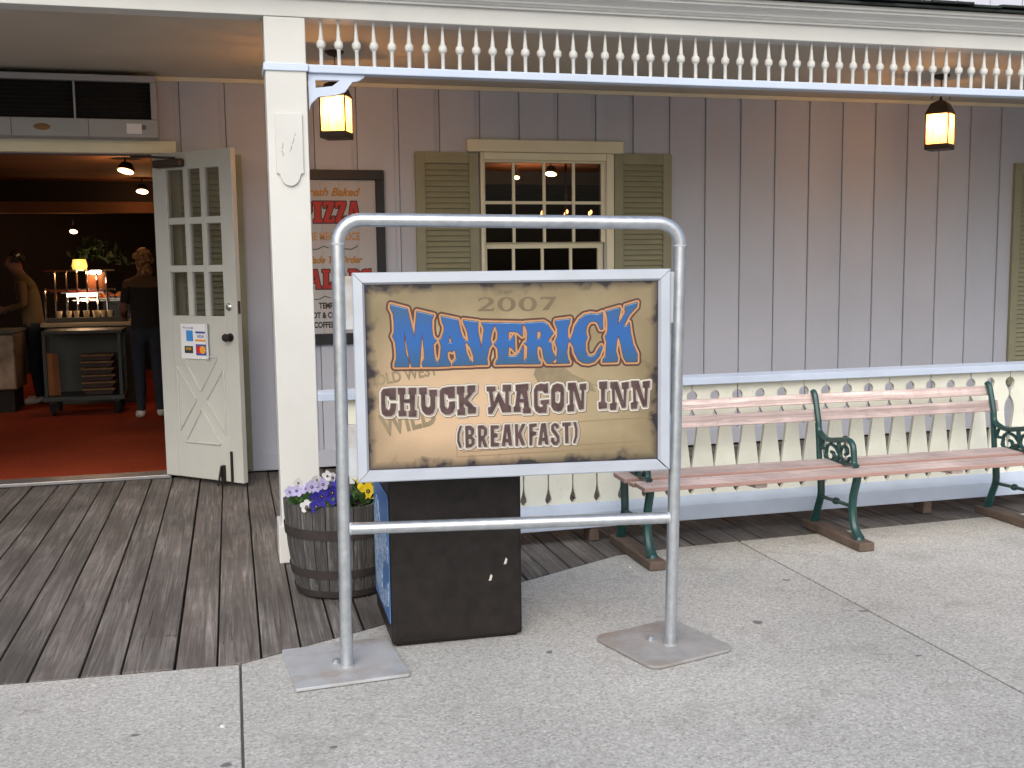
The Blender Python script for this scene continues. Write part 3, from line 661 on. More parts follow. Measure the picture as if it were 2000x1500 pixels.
# ------------------------------------------------------------------ air curtain over the doorway
ac = thing('air_curtain', 'grey white air curtain unit with dark intake above the doorway', 'air curtain', (-1.3, 8.1, 2.5))
def ap(name, mb, mat, bev=.003): o = part(name, mb, mat, ac, bev); o.location = (1.3, -8.1, -2.5); return o
ap('housing', MB().box(-2.6, -.449, 8.005, 8.255, 2.480, 2.605), 'ac_white', .006)
ap('top_panel', MB().box(-2.6, -.449, 8.005, 8.255, 2.862, 2.905), 'ac_white', .005)
ap('end_panel', MB().box(-.487, -.4495, 8.006, 8.254, 2.606, 2.861), 'ac_white', .003)
ap('intake', MB().box(-2.6, -.488, 8.05, 8.25, 2.606, 2.861), 'ac_dark', 0)
for xd in (-.99, -1.55): ap('divider', MB().box(xd-.006, xd+.006, 8.012, 8.05, 2.606, 2.861), 'ac_white', .001)
for zz in (2.63, 2.66, 2.69, 2.72, 2.75, 2.78, 2.81, 2.84): ap('louvre', MB().box(-2.55, -.49, 8.034, 8.048, zz-.003, zz+.003), 'ac_dark', 0)
for xd in (-.905, -1.40): ap('seam', MB().box(xd-.0015, xd+.0015, 8.003, 8.006, 2.482, 2.603), 'ac_dark', 0)
ap('sticker', MB().box(-.655, -.555, 8.002, 8.0045, 2.505, 2.575), 'white_paper', 0); ap('sticker_mark', MB().box(-.553, -.525, 8.002, 8.0045, 2.535, 2.565), 'poster_green', 0)
ap('badge', MB().lathe([(.055, 0), (.055, .003)], n=20), 'basket_tan', 0).matrix_local = Matrix.Translation((1.3-1.205, -8.1+8.005, .0430)) @ Matrix.Rotation(R_(90), 4, 'X') @ Matrix.Scale(.42, 4, (0, 1, 0))

# ------------------------------------------------------------------ framed menu board on the wall
mbd = thing('menu_board', 'black framed food menu board hanging on the grey wall', 'menu board', (.76, YW-.03, 0))
def mp_(name, mb, mat, bev=.003): o = part(name, mb, mat, mbd, bev); o.location = (-.76, -(YW-.03), 0); return o
for (a, b, c, d) in ((.345, 1.174, 2.218, 2.292), (.345, 1.174, .968, 1.050), (.345, .411, 1.0502, 2.2178), (1.109, 1.174, 1.0502, 2.2178)): mp_('frame', MB().box(a, b, YW-.045, YW-.003, c, d), 'black_frame', .004)
for i in range(5):
    a = .4112+.1395*i; mp_('board', MB().box(a, a+.1385, YW-.022, YW-.004, 1.051, 2.217), 'poster_board', .001)
def slab_word(word, x, z, hgt, wide, parent, layers, y, gap=.06, h=.0025):
    U = {'I': [[(0,0),(.5,0),(.5,.14),(.4,.2),(.4,.8),(.5,.86),(.5,1),(0,1),(0,.86),(.1,.8),(.1,.2),(0,.14)]],
     'Z': [[(0,0),(.6,0),(.6,.3),(.48,.3),(.42,.16),(.28,.16),(.58,.84),(.58,1),(0,1),(0,.7),(.12,.7),(.16,.84),(.3,.84),(0,.16)]],
     'A': [[(0,0),(.25,0),(.25,.12),(.22,.16),(.26,.3),(.42,.3),(.45,.16),(.42,.12),(.42,0),(.7,0),(.7,.12),(.64,.16),(.5,1),(.2,1),(.06,.16),(0,.12)],[(.29,.45),(.4,.45),(.345,.75)]],
     'P': [[(0,0),(.4,0),(.4,.12),(.32,.16),(.32,.4),(.5,.42),(.6,.55),(.6,.85),(.5,1),(0,1),(0,.88),(.08,.84),(.08,.16),(0,.12)],[(.32,.54),(.4,.58),(.4,.82),(.32,.86)]],
     'S': [[(0,0),(.1,0),(.14,.05),(.3,0),(.45,.02),(.56,.15),(.56,.38),(.46,.5),(.24,.66),(.24,.8),(.34,.84),(.4,.68),(.52,.68),(.52,1),(.42,1),(.4,.95),(.26,1),(.1,.96),(0,.84),(0,.64),(.1,.52),(.32,.36),(.32,.2),(.22,.16),(.12,.34),(0,.34)]],
     'L': [[(0,0),(.58,0),(.58,.34),(.46,.34),(.4,.16),(.32,.16),(.32,.84),(.4,.88),(.4,1),(0,1),(0,.88),(.08,.84),(.08,.16),(0,.12)]],
     'D': [[(0,0),(.42,0),(.58,.12),(.62,.3),(.62,.7),(.58,.88),(.42,1),(0,1),(0,.88),(.08,.84),(.08,.16),(0,.12)],[(.32,.16),(.38,.2),(.38,.8),(.32,.84)]]}
    pos = 0; P = []
    for ch in word:
        for pl in U[ch]: P.append([(pos+px, pz) for px, pz in pl])
        pos += max(p[0] for p in U[ch][0])+gap
    tot = pos-gap; P = [[(x+(px/tot-.5)*wide, z+pz*hgt) for px, pz in pl] for pl in P]
    xs_, zs_, F = polys_sdf(P, h, .02)
    for i, (mat, t) in enumerate(layers): link('lettering', field_mesh('lettering', xs_, zs_, F+t, y-.0008*(i+1)), mat, parent)
mprint = sub('print', mbd); mprint.location = (-.76, -(YW-.03), 0)
YP = YW-.0228
text_print('lettering', 'Fresh Baked', .765, 2.098, .085, YP, 'poster_gold', mprint, bold=.003, shear=.35)
slab_word('PIZZA', .765, 1.895, .160, .445, mprint, [('poster_black', .008), ('poster_red', 0)], YP)
text_print('lettering', 'THE MEGA SLICE', .765, 1.765, .080, YP, 'poster_tan', mprint, bold=.003, wide=.72)
text_print('lettering', 'Made To Order', .775, 1.590, .072, YP, 'poster_gold', mprint, bold=.003, shear=.35, wide=.9)
slab_word('SALADS', .775, 1.395, .145, .575, mprint, [('poster_black', .008), ('poster_red', 0)], YP)
for i, (tx, zz) in enumerate((('TEMPTING', 1.245), ('HOT & COLD SUBS', 1.172), ('COFFEE  •  TEA', 1.098))): text_print('lettering', tx, .76, zz, .062, YP, 'poster_black', mprint, bold=.0025, wide=.72)
for zz in (1.705, 1.325):
    for sx in (-1, 1): part('flourish', MB().tube([(.76+sx*x_, YP, zz+z_) for x_, z_ in ((.02, 0), (.06, .014), (.10, -.008), (.15, -.012), (.20, .010), (.19, .022))], .0038, 6), 'poster_green', mprint)

# ------------------------------------------------------------------ lanterns
def lantern(loc, rz, label):
    t = thing('hanging_lantern', label, 'lantern', loc, rz, 'lit lanterns hanging from the porch ceiling')
    W = .082
    part('base', MB().box(-W-.006, W+.006, -W-.006, W+.006, 0, .042), 'lantern_bronze', t, .004)
    for sx in (-1, 1):
        for sy in (-1, 1): part('corner_bar', MB().box(sx*W-.0045, sx*W+.0045, sy*W-.0045, sy*W+.0045, .042, .262), 'lantern_bronze', t)
    for k in range(4):
        p = part('pane', MB().box(-W+.006, W-.006, -W-.001, -W+.001, .042, .262), 'lantern_glass', t); p.rotation_euler = (0, 0, k*math.pi/2)
        for u in (-.027, .027):
            q = part('glazing_bar', MB().box(u-.0016, u+.0016, -W-.004, -W-.0015, .042, .150), 'lantern_bronze', t); q.rotation_euler = (0, 0, k*math.pi/2)
    W2 = W+.010
    cap = MB().add([(-W2,-W2,.262),(W2,-W2,.262),(W2,W2,.262),(-W2,W2,.262),(-W2*.62,-W2*.62,.345),(W2*.62,-W2*.62,.345),(W2*.62,W2*.62,.345),(-W2*.62,W2*.62,.345),(-.014,-.014,.372),(.014,-.014,.372),(.014,.014,.372),(-.014,.014,.372)],
        [(0,3,2,1),(0,1,5,4),(1,2,6,5),(2,3,7,6),(3,0,4,7),(4,5,9,8),(5,6,10,9),(6,7,11,10),(7,4,8,11),(8,9,10,11)])
    part('cap', cap, 'lantern_bronze', t, .003)
    part('finial', MB().lathe([(.014, .372), (.010, .388), (.004, .405)], n=10), 'lantern_bronze', t)
    ring = [(.068*math.cos(a), 0, .385+.045*math.sin(a)) for a in [i*math.pi/8-.35 for i in range(0, 10)]]
    part('handle', MB().tube(ring, .0035, 6), 'lantern_bronze', t, 0, True)
    part('chain', MB().tube([(0, 0, .425), (0, 0, .545)], .004, 6), 'lantern_bronze', t)
    part('canopy', MB().lathe([(.010, .520), (.045, .533), (.062, .548), (.062, .5555)], n=16), 'lantern_bronze', t, 0, True)
    part('bulb', MB().ball((0, 0, .185), .034, 12, 8, 1.3), 'bulb_warm', t, 0, True)
    ld = bpy.data.lights.new('lantern_light', 'POINT'); ld.energy = 125.0; ld.color = (1.0, .58, .27); ld.shadow_soft_size = .040
    lo = bpy.data.objects.new('light', ld); COL.objects.link(lo); lo.parent = t; lo.location = (0, 0, .185)
    return t
lantern((.713, 7.10, 2.389), R_(-22), 'lit amber lantern hanging behind the corner bracket by the post')
lantern((5.262, 7.10, 2.389), R_(-52), 'lit amber lantern hanging over the right hand part of the porch')
# ================================================================== standing sign
SA = math.atan2(-.109, .994)
sg = thing('sign_stand', 'galvanised pipe sign stand with framed parchment breakfast sign', 'sign', (.385, 4.0, 0), SA)
rP = .0245
def sx(s0, s1, z): return s0+(s1-s0)*z/1.65
top = []
for i in range(7):
    a = math.pi-i*math.pi/12; top.append((.008+.088+.088*math.cos(a), 0, 1.640+.088*math.sin(a)))
r_ = []
for i in range(7):
    a = math.pi/2-i*math.pi/12; r_.append((1.325-.088+.088*math.cos(a), 0, 1.622+.088*math.sin(a)))
part('pipe', MB().tube([(-.005, 0, .008), (.008, 0, 1.640)], rP, 18), 'galvanised', sg, 0, True)
part('pipe', MB().tube([(1.293, 0, .008), (1.325, 0, 1.622)], rP, 18), 'galvanised', sg, 0, True)
part('pipe', MB().tube(top+r_, rP+.001, 18), 'galvanised', sg, 0, True)
part('cross_bar', MB().tube([(.024, 0, .558), (1.282, 0, .541)], rP-.001, 18), 'galvanised', sg, 0, True)
for s_, z in ((.008, 1.640), (1.325, 1.622)): part('weld', MB().tube([(s_, 0, z-.004), (s_, 0, z+.003)], rP+.0025, 18), 'plate_steel', sg, 0, True)
for xw, zw in ((.024, .558), (1.282, .541)): part('weld', MB().tube([(xw-.004, 0, zw), (xw+.004, 0, zw)], rP+.001, 16), 'plate_steel', sg, 0, True)
def plate(cx, cy, sz, rz, mat, rnd):
    n = 6; pts = []
    for qx, qy, a0 in ((1, -1, -90), (1, 1, 0), (-1, 1, 90), (-1, -1, 180)):
        for i in range(n+1):
            a = R_(a0+90*i/n); pts.append((qx*(sz/2-rnd)+rnd*math.cos(a), qy*(sz/2-rnd)+rnd*math.sin(a)))
    o = part('base_plate', MB().prism(pts, .004, .016, 'z'), mat, sg, .002)
    # centres are measured on the ground, so bring them into the stand's own frame
    p = Matrix.Rotation(-SA, 4, 'Z') @ Vector((cx-.385, cy-4.0, 0)); o.location = p; o.rotation_euler = (0, 0, rz-SA); return o
plate(.374, 4.053, .432, R_(4), 'plate_steel', .012); plate(1.655, 3.895, .415, R_(15), 'plate_rust', .05)
for (cx, cy) in ((.345, 4.045), (1.615, 3.93)):
    p = Matrix.Rotation(-SA, 4, 'Z') @ Vector((cx-.385, cy-4.0, 0)); part('bolt', MB().lathe([(.018, .0161), (.018, .026), (.010, .032)], (p.x, p.y, 0), 8), 'galvanised', sg)
for s_ in (-.005, 1.293): part('collar', MB().lathe([(rP+.006, .0161), (rP+.004, .022)], (s_, 0, 0), 18), 'plate_rust', sg)
# frame (mitred aluminium extrusions) and printed sheet
S0, S1, Z0, Z1 = .1005, 1.2275, .788, 1.488; O0, O1, Q0, Q1 = .056, 1.275, .7435, 1.5325
yf, yb, yi = -.048, .022, -.034
def bar(po, pi):
    # a mitred bar: outer edge po0-po1, inner edge pi0-pi1, stepped down to the print at the inner side
    (a, b), (c, d) = po, pi; P = lambda p, y: (p[0], y, p[1])
    m = lambda p, q, t: (p[0]+(q[0]-p[0])*t, p[1]+(q[1]-p[1])*t)
    c2, d2 = m(a, c, .82), m(b, d, .82)
    vs_ = [P(a, yb), P(b, yb), P(a, yf+.004), P(b, yf+.004), P(m(a, c, .1), yf), P(m(b, d, .1), yf), P(c2, yf), P(d2, yf), P(c, yi-.004), P(d, yi-.004), P(c, yb), P(d, yb)]
    return MB().add(vs_, [(0, 1, 3, 2), (2, 3, 5, 4), (4, 5, 7, 6), (6, 7, 9, 8), (8, 9, 11, 10), (10, 11, 1, 0), (0, 2, 4, 6, 8, 10), (1, 11, 9, 7, 5, 3)])
frm = sub('frame', sg); e_ = .0012
part('frame_bar', bar(((O0+e_, Q1), (O1-e_, Q1)), ((S0+e_, Z1), (S1-e_, Z1))), 'aluminium', frm)
part('frame_bar', bar(((O0+e_, Q0), (O1-e_-.004, Q0)), ((S0+e_, Z0), (S1-e_-.004, Z0))), 'aluminium', frm)
part('frame_bar', bar(((O0, Q0+e_), (O0, Q1-e_)), ((S0, Z0+e_), (S0, Z1-e_))), 'aluminium', frm)
part('frame_bar', bar(((O1, Q0+e_), (O1, Q1-e_)), ((S1, Z0+e_), (S1, Z1-e_))), 'aluminium', frm)
part('gasket', MB().box(O0+.004, O1-.004, yb-.006, yb-.002, Q0+.004, Q1-.004), 'black_frame', frm)
part('back_panel', MB().box(O0+.003, O1-.003, yb-.0012, yb+.012, Q0+.003, Q1-.003), 'aluminium', frm, .002)
for zz in (.86, 1.42):
    part('bracket', MB().box(.018, .060, -.006, .014, zz-.10, zz+.10), 'plate_steel', sg, .002); part('bracket', MB().box(1.272, 1.312, -.006, .014, zz-.10, zz+.10), 'plate_steel', sg, .002)
pan = part('print_panel', MB().box(S0-.001, S1+.001, yi, yi+.004, Z0-.001, Z1+.001), 'parchment', sg)
yl = yi-.0004
def layers(key, specs, h=.0022, pad=.026):
    xs_, zs_, F = polys_sdf(LETTERS[key], h, pad)
    for i, (mat, t, sh) in enumerate(specs):
        G_ = F+t
        if sh:
            dx, dz = int(round(sh[0]/h)), int(round(sh[1]/h)); sft = np.roll(np.roll(F, dx, 1), dz, 0)
            G_ = np.minimum(F, -sft) if len(sh) == 3 else np.maximum(sft+t, F+t)
        link('lettering', field_mesh('lettering', xs_, zs_, G_, yl-.0004*(i+1)), mat, pan)
def blob(pts, mat, dy):
    me = bpy.data.meshes.new('motif'); me.from_pydata([(a, yl-dy, b) for a, b in pts], [], [tuple(range(len(pts)))]); link('motif', me, mat, pan)
# faint background print
text_print('lettering', 'OLD WEST', .252, 1.128, .058, yl-.0001, 'print_olive', pan, rot=R_(9), bold=.002, wide=.82)
text_print('lettering', 'WILD', .262, .938, .115, yl-.0001, 'print_olive', pan, rot=R_(12), bold=.004, wide=.72)
blob([(.735, 1.135), (.745, 1.165), (.79, 1.178), (.845, 1.170), (.885, 1.135), (.96, 1.10), (.98, 1.06), (.93, 1.075), (.87, 1.085), (.77, 1.075)], 'print_olive', .0001)
for a, b in (((.435, .935), (.435, .826)), ((.435, .826), (1.205, .842)), ((.455, .845), (1.19, .862)), ((.435, .935), (1.205, .955)), ((.86, 1.135), (1.12, 1.03))):
    d = Vector((b[0]-a[0], b[1]-a[1])).normalized(); nrm = Vector((-d.y, d.x))*.0014
    blob([(a[0]+nrm.x, a[1]+nrm.y), (b[0]+nrm.x, b[1]+nrm.y), (b[0]-nrm.x, b[1]-nrm.y), (a[0]-nrm.x, a[1]-nrm.y)], 'print_line', .00025)
layers('year', [('print_year', 0, None)])
layers('maverick', [('print_brown', .0165, None), ('print_orange', .0092, None), ('print_brown', .0022, None), ('print_blue', 0, None), ('print_blue_light', 0, (0, -.0030, 1))])
layers('chuck', [('print_shadow', .0085, (.004, -.005)), ('print_white', .0070, (.003, -.002)), ('print_grey', .0030, (.0045, -.003)), ('print_plum', 0, None)])
layers('breakfast', [('print_shadow', .0075, (.004, -.005)), ('print_white', .0062, (.003, -.002)), ('print_grey', .0030, (.0042, -.003)), ('print_plum', 0, None)])
text_print('lettering', 'TM', 1.168, 1.168, .016, yl-.0001, 'print_year', pan)

# ================================================================== litter bin behind the sign
can = thing('litter_bin', 'dark brown box litter bin with blue picture panel behind the sign', 'bin', (.862, 4.44, 0), R_(-1))
X0, X1, Y0, Y1, ZT = -.274, .276, -.268, .272, .93
part('body', MB().box(X0, X1, Y0, Y1, .012, ZT-.06), 'can_brown', can, .012)
part('plinth', MB().box(X0+.02, X1-.02, Y0+.02, Y1-.02, .001, .0118), 'can_brown', can)
part('lid', MB().prism([(Y0-.008, ZT-.0598), (Y1+.008, ZT-.0598), (Y1+.008, ZT-.02), (.12, ZT+.06), (-.12, ZT+.06), (Y0-.008, ZT-.02)], X0-.008, X1+.008, 'x'), 'can_brown', can, .01)
ro = [(Y0+.018, .098), (Y0+.018, .590), (Y0+.028, .618), (Y0+.050, .630), (Y1-.060, .630), (Y1-.030, .615), (Y1-.02, .585), (Y1-.02, .098)]
pnl = part('picture_panel', MB().prism(ro, X0-.005, X0-.0005, 'x'), 'can_blue', can, .0015)
part('picture', MB().prism([(Y0+.05, .150), (Y0+.03, .235), (Y0+.06, .32), (Y0+.20, .19), (.08, .185), (.10, .25), (.06, .40), (.02, .50), (-.04, .545), (-.10, .52), (-.10, .470), (-.17, .465), (-.20, .40), (-.235, .39), (-.238, .335), (-.14, .30), (-.15, .22), (.0, .16), (.16, .145), (.225, .20), (.235, .40), (.19, .55), (.12, .575), (.20, .13)][0:0] or [(-.225, .165), (-.12, .130), (.05, .115), (.17, .150), (.225, .24), (.235, .38), (.20, .50), (.13, .560), (.06, .545), (.03, .48), (-.02, .46), (-.07, .48), (-.10, .44), (-.17, .46), (-.235, .43), (-.235, .35), (-.14, .34), (-.04, .27), (-.02, .19), (-.12, .20), (-.23, .27)], X0-.0072, X0-.0052, 'x'), 'can_print', pnl)
for px, pz in ((.205, .33), (.140, .265)): part('chip', MB().prism([(px-.007, pz-.014), (px+.004, pz-.012), (px+.009, pz+.007), (px+.002, pz+.014), (px-.002, pz+.002)], Y0-.0015, Y0-.0002, 'y'), 'print_white', can)

# ================================================================== half barrel planter with pansies
BX, BY = .476, 5.090
bar_ = thing('barrel_planter', 'weathered half barrel planter with rusty hoops beside the post', 'planter', (BX, BY, 0))
NS = 26; PR = [(.012, .218), (.10, .238), (.22, .256), (.34, .267), (.455, .272)]
def stave(k, hh):
    a0 = 2*math.pi*(k+.03)/NS; a1 = 2*math.pi*(k+.97)/NS; mb = MB(); vs_ = []
    for (z, r) in PR:
        zz = z if z < .45 else hh
        for a, rr in ((a0, r-.001), ((a0+a1)/2, r+.001), (a1, r-.001), (a1, r-.022), (a0, r-.022)): vs_.append((rr*math.cos(a), rr*math.sin(a), zz))
    fs = []
    for j in range(len(PR)-1):
        for i in range(5): fs.append((j*5+i, j*5+(i+1) % 5, (j+1)*5+(i+1) % 5, (j+1)*5+i))
    fs += [(4, 3, 2, 1, 0), tuple((len(PR)-1)*5+i for i in range(5))]
    return mb.add(vs_, fs)
for k in range(NS): part('stave', stave(k, .455+random.uniform(-.006, .006)), 'barrel_wood', bar_, .0012, seg=1)
def rad(z):
    for (za, ra), (zb, rb) in zip(PR, PR[1:]):
        if za <= z <= zb: return ra+(rb-ra)*(z-za)/(zb-za)
    return PR[-1][1]
for za, zb in ((.298, .346), (.108, .150), (.014, .046)):
    part('hoop', MB().lathe([(rad(za)+.0025, za), (rad(za)+.006, za+.001), (rad(zb)+.006, zb-.001), (rad(zb)+.0025, zb)], n=52, cap=False), 'rust_hoop', bar_, 0, True)
tag(part('soil', MB().lathe([(.247, .40), (.22, .418), (.12, .432), (.001, .436)], n=26), 'soil', bar_, 0, True), kind='stuff')
petal = MB().add([(0, 0, 0), (.010, -.001, .010), (.016, -.004, .024), (.011, -.005, .034), (0, -.006, .038), (-.011, -.005, .034), (-.016, -.004, .024), (-.010, -.001, .010), (0, -.002, .020), (0, .0015, .02)], [(0, 1, 8), (1, 2, 8), (2, 3, 8), (3, 4, 8), (4, 5, 8), (5, 6, 8), (6, 7, 8), (7, 0, 8), (1, 0, 9), (2, 1, 9), (3, 2, 9), (4, 3, 9), (5, 4, 9), (6, 5, 9), (7, 6, 9), (0, 7, 9)])
def leaf_mesh():
    return MB().add([(0, 0, 0), (.012, .002, .016), (.015, 0, .034), (.008, -.004, .052), (0, -.010, .064), (-.008, -.004, .052), (-.015, 0, .034), (-.012, .002, .016), (0, -.003, .03), (0, .001, .03)], [(0, 1, 8), (1, 2, 8), (2, 3, 8), (3, 4, 8), (4, 5, 8), (5, 6, 8), (6, 7, 8), (7, 0, 8), (1, 0, 9), (2, 1, 9), (3, 2, 9), (4, 3, 9), (5, 4, 9), (6, 5, 9), (7, 6, 9), (0, 7, 9)])
PET = {}
for mt in ('petal_lilac', 'petal_white', 'petal_violet', 'petal_yellow'):
    me = petal.mesh('petal', 0, True); me.materials.append(MATS[mt]); PET[mt] = me
LEAF = leaf_mesh().mesh('leaf', 0, True); LEAF.materials.append(MATS['leaf_green'])
def pansy(x, y, z, mat, label, grp, size=1.0, yaw=0.0, tilt=0.3):
    t = thing('pansy', label, 'flower', (x, y, .425), yaw, grp); hgt = z-.425
    part('stem', MB().tube([(0, .01, -.01), (.003, .006, hgt*.5), (0, 0, hgt)], .0022, 5), 'leaf_green', t)
    for i in range(5):
        o = link('petal', PET[mat], None, t); a = (0, 68, -68, 142, -142)[i]
        o.matrix_local = Matrix.Translation((0, -.002-.0012*i, hgt)) @ Matrix.Rotation(tilt, 4, 'X') @ Matrix.Rotation(R_(a+random.uniform(-8, 8)), 4, 'Y') @ Matrix.Scale(size*random.uniform(.9, 1.1), 4)
    ey = part('eye', MB().lathe([(.0085*size, 0), (.004*size, .002)], n=10), 'petal_dark' if mat != 'petal_lilac' else 'petal_violet', t)
    ey.matrix_local = Matrix.Translation((0, -.010, hgt)) @ Matrix.Rotation(R_(90)+tilt, 4, 'X')
    e2 = part('centre', MB().ball((0, 0, 0), .0030*size, 6, 4), 'petal_yellow', t); e2.location = (0, -.0135, hgt)
    for i in range(4):
        o = link('leaf', LEAF, None, t)
        o.matrix_local = Matrix.Translation((random.uniform(-.012, .012), random.uniform(-.01, .01), random.uniform(0, hgt*.4))) @ Matrix.Rotation(random.uniform(0, 6.28), 4, 'Z') @ Matrix.Rotation(random.uniform(.4, 1.2), 4, 'X') @ Matrix.Scale(random.uniform(.8, 1.2), 4)
V = 'deep violet pansy in the middle of the barrel planter'; L = 'pale lilac pansy on the left side of the barrel planter'; Wt = 'white pansy at the back of the barrel planter'; Ye = 'yellow pansy on the right side of the barrel planter'
for (x, y, z, m, lb, s_) in [(-.155, -.10, .515, 'petal_lilac', L, .95), (-.085, -.06, .520, 'petal_lilac', L, 1.05), (-.030, -.04, .525, 'petal_lilac', L, 1.0), (-.19, -.05, .50, 'petal_lilac', L, .8), (-.105, -.02, .505, 'petal_lilac', L, .9), (-.06, -.12, .500, 'petal_lilac', L, .8),
    (-.14, .05, .520, 'petal_white', Wt, .8), (.0, .03, .550, 'petal_white', Wt, .8), (.03, .06, .535, 'petal_white', Wt, .8), (-.12, -.19, .455, 'petal_white', 'white pansy drooping over the barrel rim', 1.0), (-.05, .10, .52, 'petal_white', Wt, .8),
    (-.035, -.225, .462, 'petal_violet', V, 1.05), (.020, -.235, .468, 'petal_violet', V, 1.15), (.068, -.23, .465, 'petal_violet', V, 1.1), (-.005, -.17, .495, 'petal_violet', V, 1.0), (.045, -.15, .505, 'petal_violet', V, 1.15), (.085, -.10, .525, 'petal_violet', V, 1.1), (-.03, -.14, .485, 'petal_violet', V, .9), (.10, -.18, .49, 'petal_violet', V, 1.0), (.11, .0, .55, 'petal_violet', V, 1.0),
    (.175, -.12, .495, 'petal_yellow', Ye, 1.35), (.165, -.06, .525, 'petal_yellow', Ye, 1.2), (.205, -.05, .51, 'petal_yellow', Ye, 1.0), (.19, -.10, .47, 'petal_violet', 'violet pansy below the yellow pansies in the planter', .9)]:
    pansy(BX+x-(.10 if m == 'petal_violet' and x < .15 else .055), BY+y, z, m, lb, 'pansies in the barrel planter', s_*.86, random.uniform(-.5, .3), random.uniform(-.45, .1))
pk_l = thing('pansy_foliage', 'low green pansy leaves along the barrel rim', 'foliage', (BX, BY, .42))
for k in range(150):
    a = random.uniform(0, 6.28); r = .245*math.sqrt(random.random()); o = link('leaf', LEAF, None, pk_l)
    o.matrix_local = Matrix.Translation((r*math.cos(a), r*math.sin(a), random.uniform(-.005, .03))) @ Matrix.Rotation(random.uniform(0, 6.28), 4, 'Z') @ Matrix.Rotation(random.uniform(.2, 1.3), 4, 'X') @ Matrix.Scale(random.uniform(.7, 1.2), 4)

# ================================================================== bench
bn = thing('park_bench', 'wooden slat bench with green cast iron scroll frames against the railing', 'bench', (3.25, 5.2, 0))
def bp_(name, mb, mat, bev=.004, sm=False): o = part(name, mb, mat, bn, bev, sm); o.location = (-3.25, -5.2, 0); return o
XB0, XB1 = 1.975, 4.505
def slat(name, prof, x0=XB0, x1=XB1):
    o = bp_(name, MB().prism(prof, x0, x1, 'x'), 'slat_pink', .004); me = o.data; ys = [p[0] for p in prof]; zs_ = [p[1] for p in prof]; flat = max(ys)-min(ys) > max(zs_)-min(zs_)
    at = me.attributes.new('edge_wear', 'FLOAT', 'FACE')
    for f in me.polygons: at.data[f.index].value = (1.0 if abs(f.normal.z) < .5 else 0.0) if flat else (1.0 if abs(f.normal.y) < .5 else 0.0)
slat('seat_slat', [(4.893, .408), (5.035, .412), (5.035, .435), (4.893, .431)])
slat('seat_slat', [(5.050, .402), (5.116, .400), (5.116, .421), (5.050, .424)])
slat('seat_slat', [(5.128, .410), (5.292, .416), (5.292, .440), (5.128, .434)], XB0-.02, XB1+.03)
slat('back_slat', [(5.404, .640), (5.423, .636), (5.441, .702), (5.422, .706)], XB0, XB1-.02)
slat('back_slat', [(5.442, .735), (5.461, .731), (5.479, .787), (5.460, .791)], XB0, XB1-.045)
for xb in (2.66, 3.86): bp_('under_brace', MB().prism([(4.96, .374), (5.30, .352), (5.30, .392), (4.96, .402)], xb-.035, xb+.035, 'x'), 'slat_pink', .003)
UP = [(5.462, .806), (5.440, .790), (5.424, .745), (5.408, .690), (5.392, .635), (5.384, .589), (5.345, .562), (5.274, .549), (5.17, .565), (5.079, .577), (5.038, .549), (5.028, .499), (5.022, .458), (5.000, .444)]
PATHS = [('arm', UP, .0150), ('back_post', [(5.399, .630), (5.386, .514), (5.374, .412), (5.362, .354)], .0145), ('leg', [(5.360, .402), (5.354, .295), (5.352, .217), (5.381, .139), (5.415, .052)], .0185), ('leg', [(4.985, .405), (5.000, .352), (5.025, .273), (5.028, .187), (5.005, .106), (4.958, .052)], .0195), ('stretcher', [(5.345, .208), (5.193, .214), (5.03, .217)], .0105),
    ('seat_bearer', [(5.36, .390), (5.2, .388), (4.99, .392)], .012),
    ('scroll', [(5.307, .453), (5.302, .477), (5.296, .506), (5.271, .524), (5.246, .527), (5.208, .517), (5.182, .497), (5.162, .474)], .0095), ('scroll', [(5.251, .485), (5.228, .479), (5.223, .455), (5.249, .435), (5.274, .433), (5.3, .444), (5.307, .453)], .0095), ('scroll', [(5.224, .458), (5.162, .471)], .0105),
    ('scroll', [(5.111, .493), (5.09, .502), (5.097, .528), (5.131, .535), (5.155, .51), (5.156, .475), (5.125, .455), (5.086, .46), (5.065, .482)], .0095), ('scroll', [(5.254, .434), (5.217, .440), (5.171, .46)], .009), ('scroll', [(5.29, .432), (5.124, .440), (5.028, .452)], .009), ('scroll', [(5.181, .560), (5.174, .523), (5.165, .490)], .011), ('scroll', [(5.336, .553), (5.355, .507), (5.348, .491), (5.309, .493)], .009)]
MESH = []
for nm, pth, r in PATHS:
    pts = smooth_path([(0, a, b) for a, b in pth], 4); n_ = len(pts)
    rs = [r*(1+.35*max(0, (i/(n_-1)-.8)*5)) for i in range(n_)] if nm == 'leg' else [r]*n_
    mb = MB().tube(pts, rs, 8)
    if nm == 'leg': q = pth[-1]; mb.lathe([(.024, -.003), (.020, .012), (.012, .02)], (0, q[0], q[1]), 10)
    if nm == 'stretcher': mb.ball((0, 5.193, .214), .020, 10, 8)
    if nm == 'scroll' and abs(pth[0][0]-5.307) < .001: mb.ball((0, 5.305, .455), .012, 8, 6)
    me = mb.mesh(nm, 0, True)
    for v in me.vertices: v.co.x *= 1.25
    me.materials.append(MATS['iron_green']); MESH.append((nm, me))
for xf in (2.045, 3.250, 4.437):
    e0 = sub('iron_frame', bn); e0.location = (xf-3.25, -5.2, 0)
    for nm, me in MESH: link(nm, me, None, e0)
    bp_('skid', MB().box(xf-.046, xf+.046, 4.882, 5.478, .002, .050), 'wood_skid', .006)
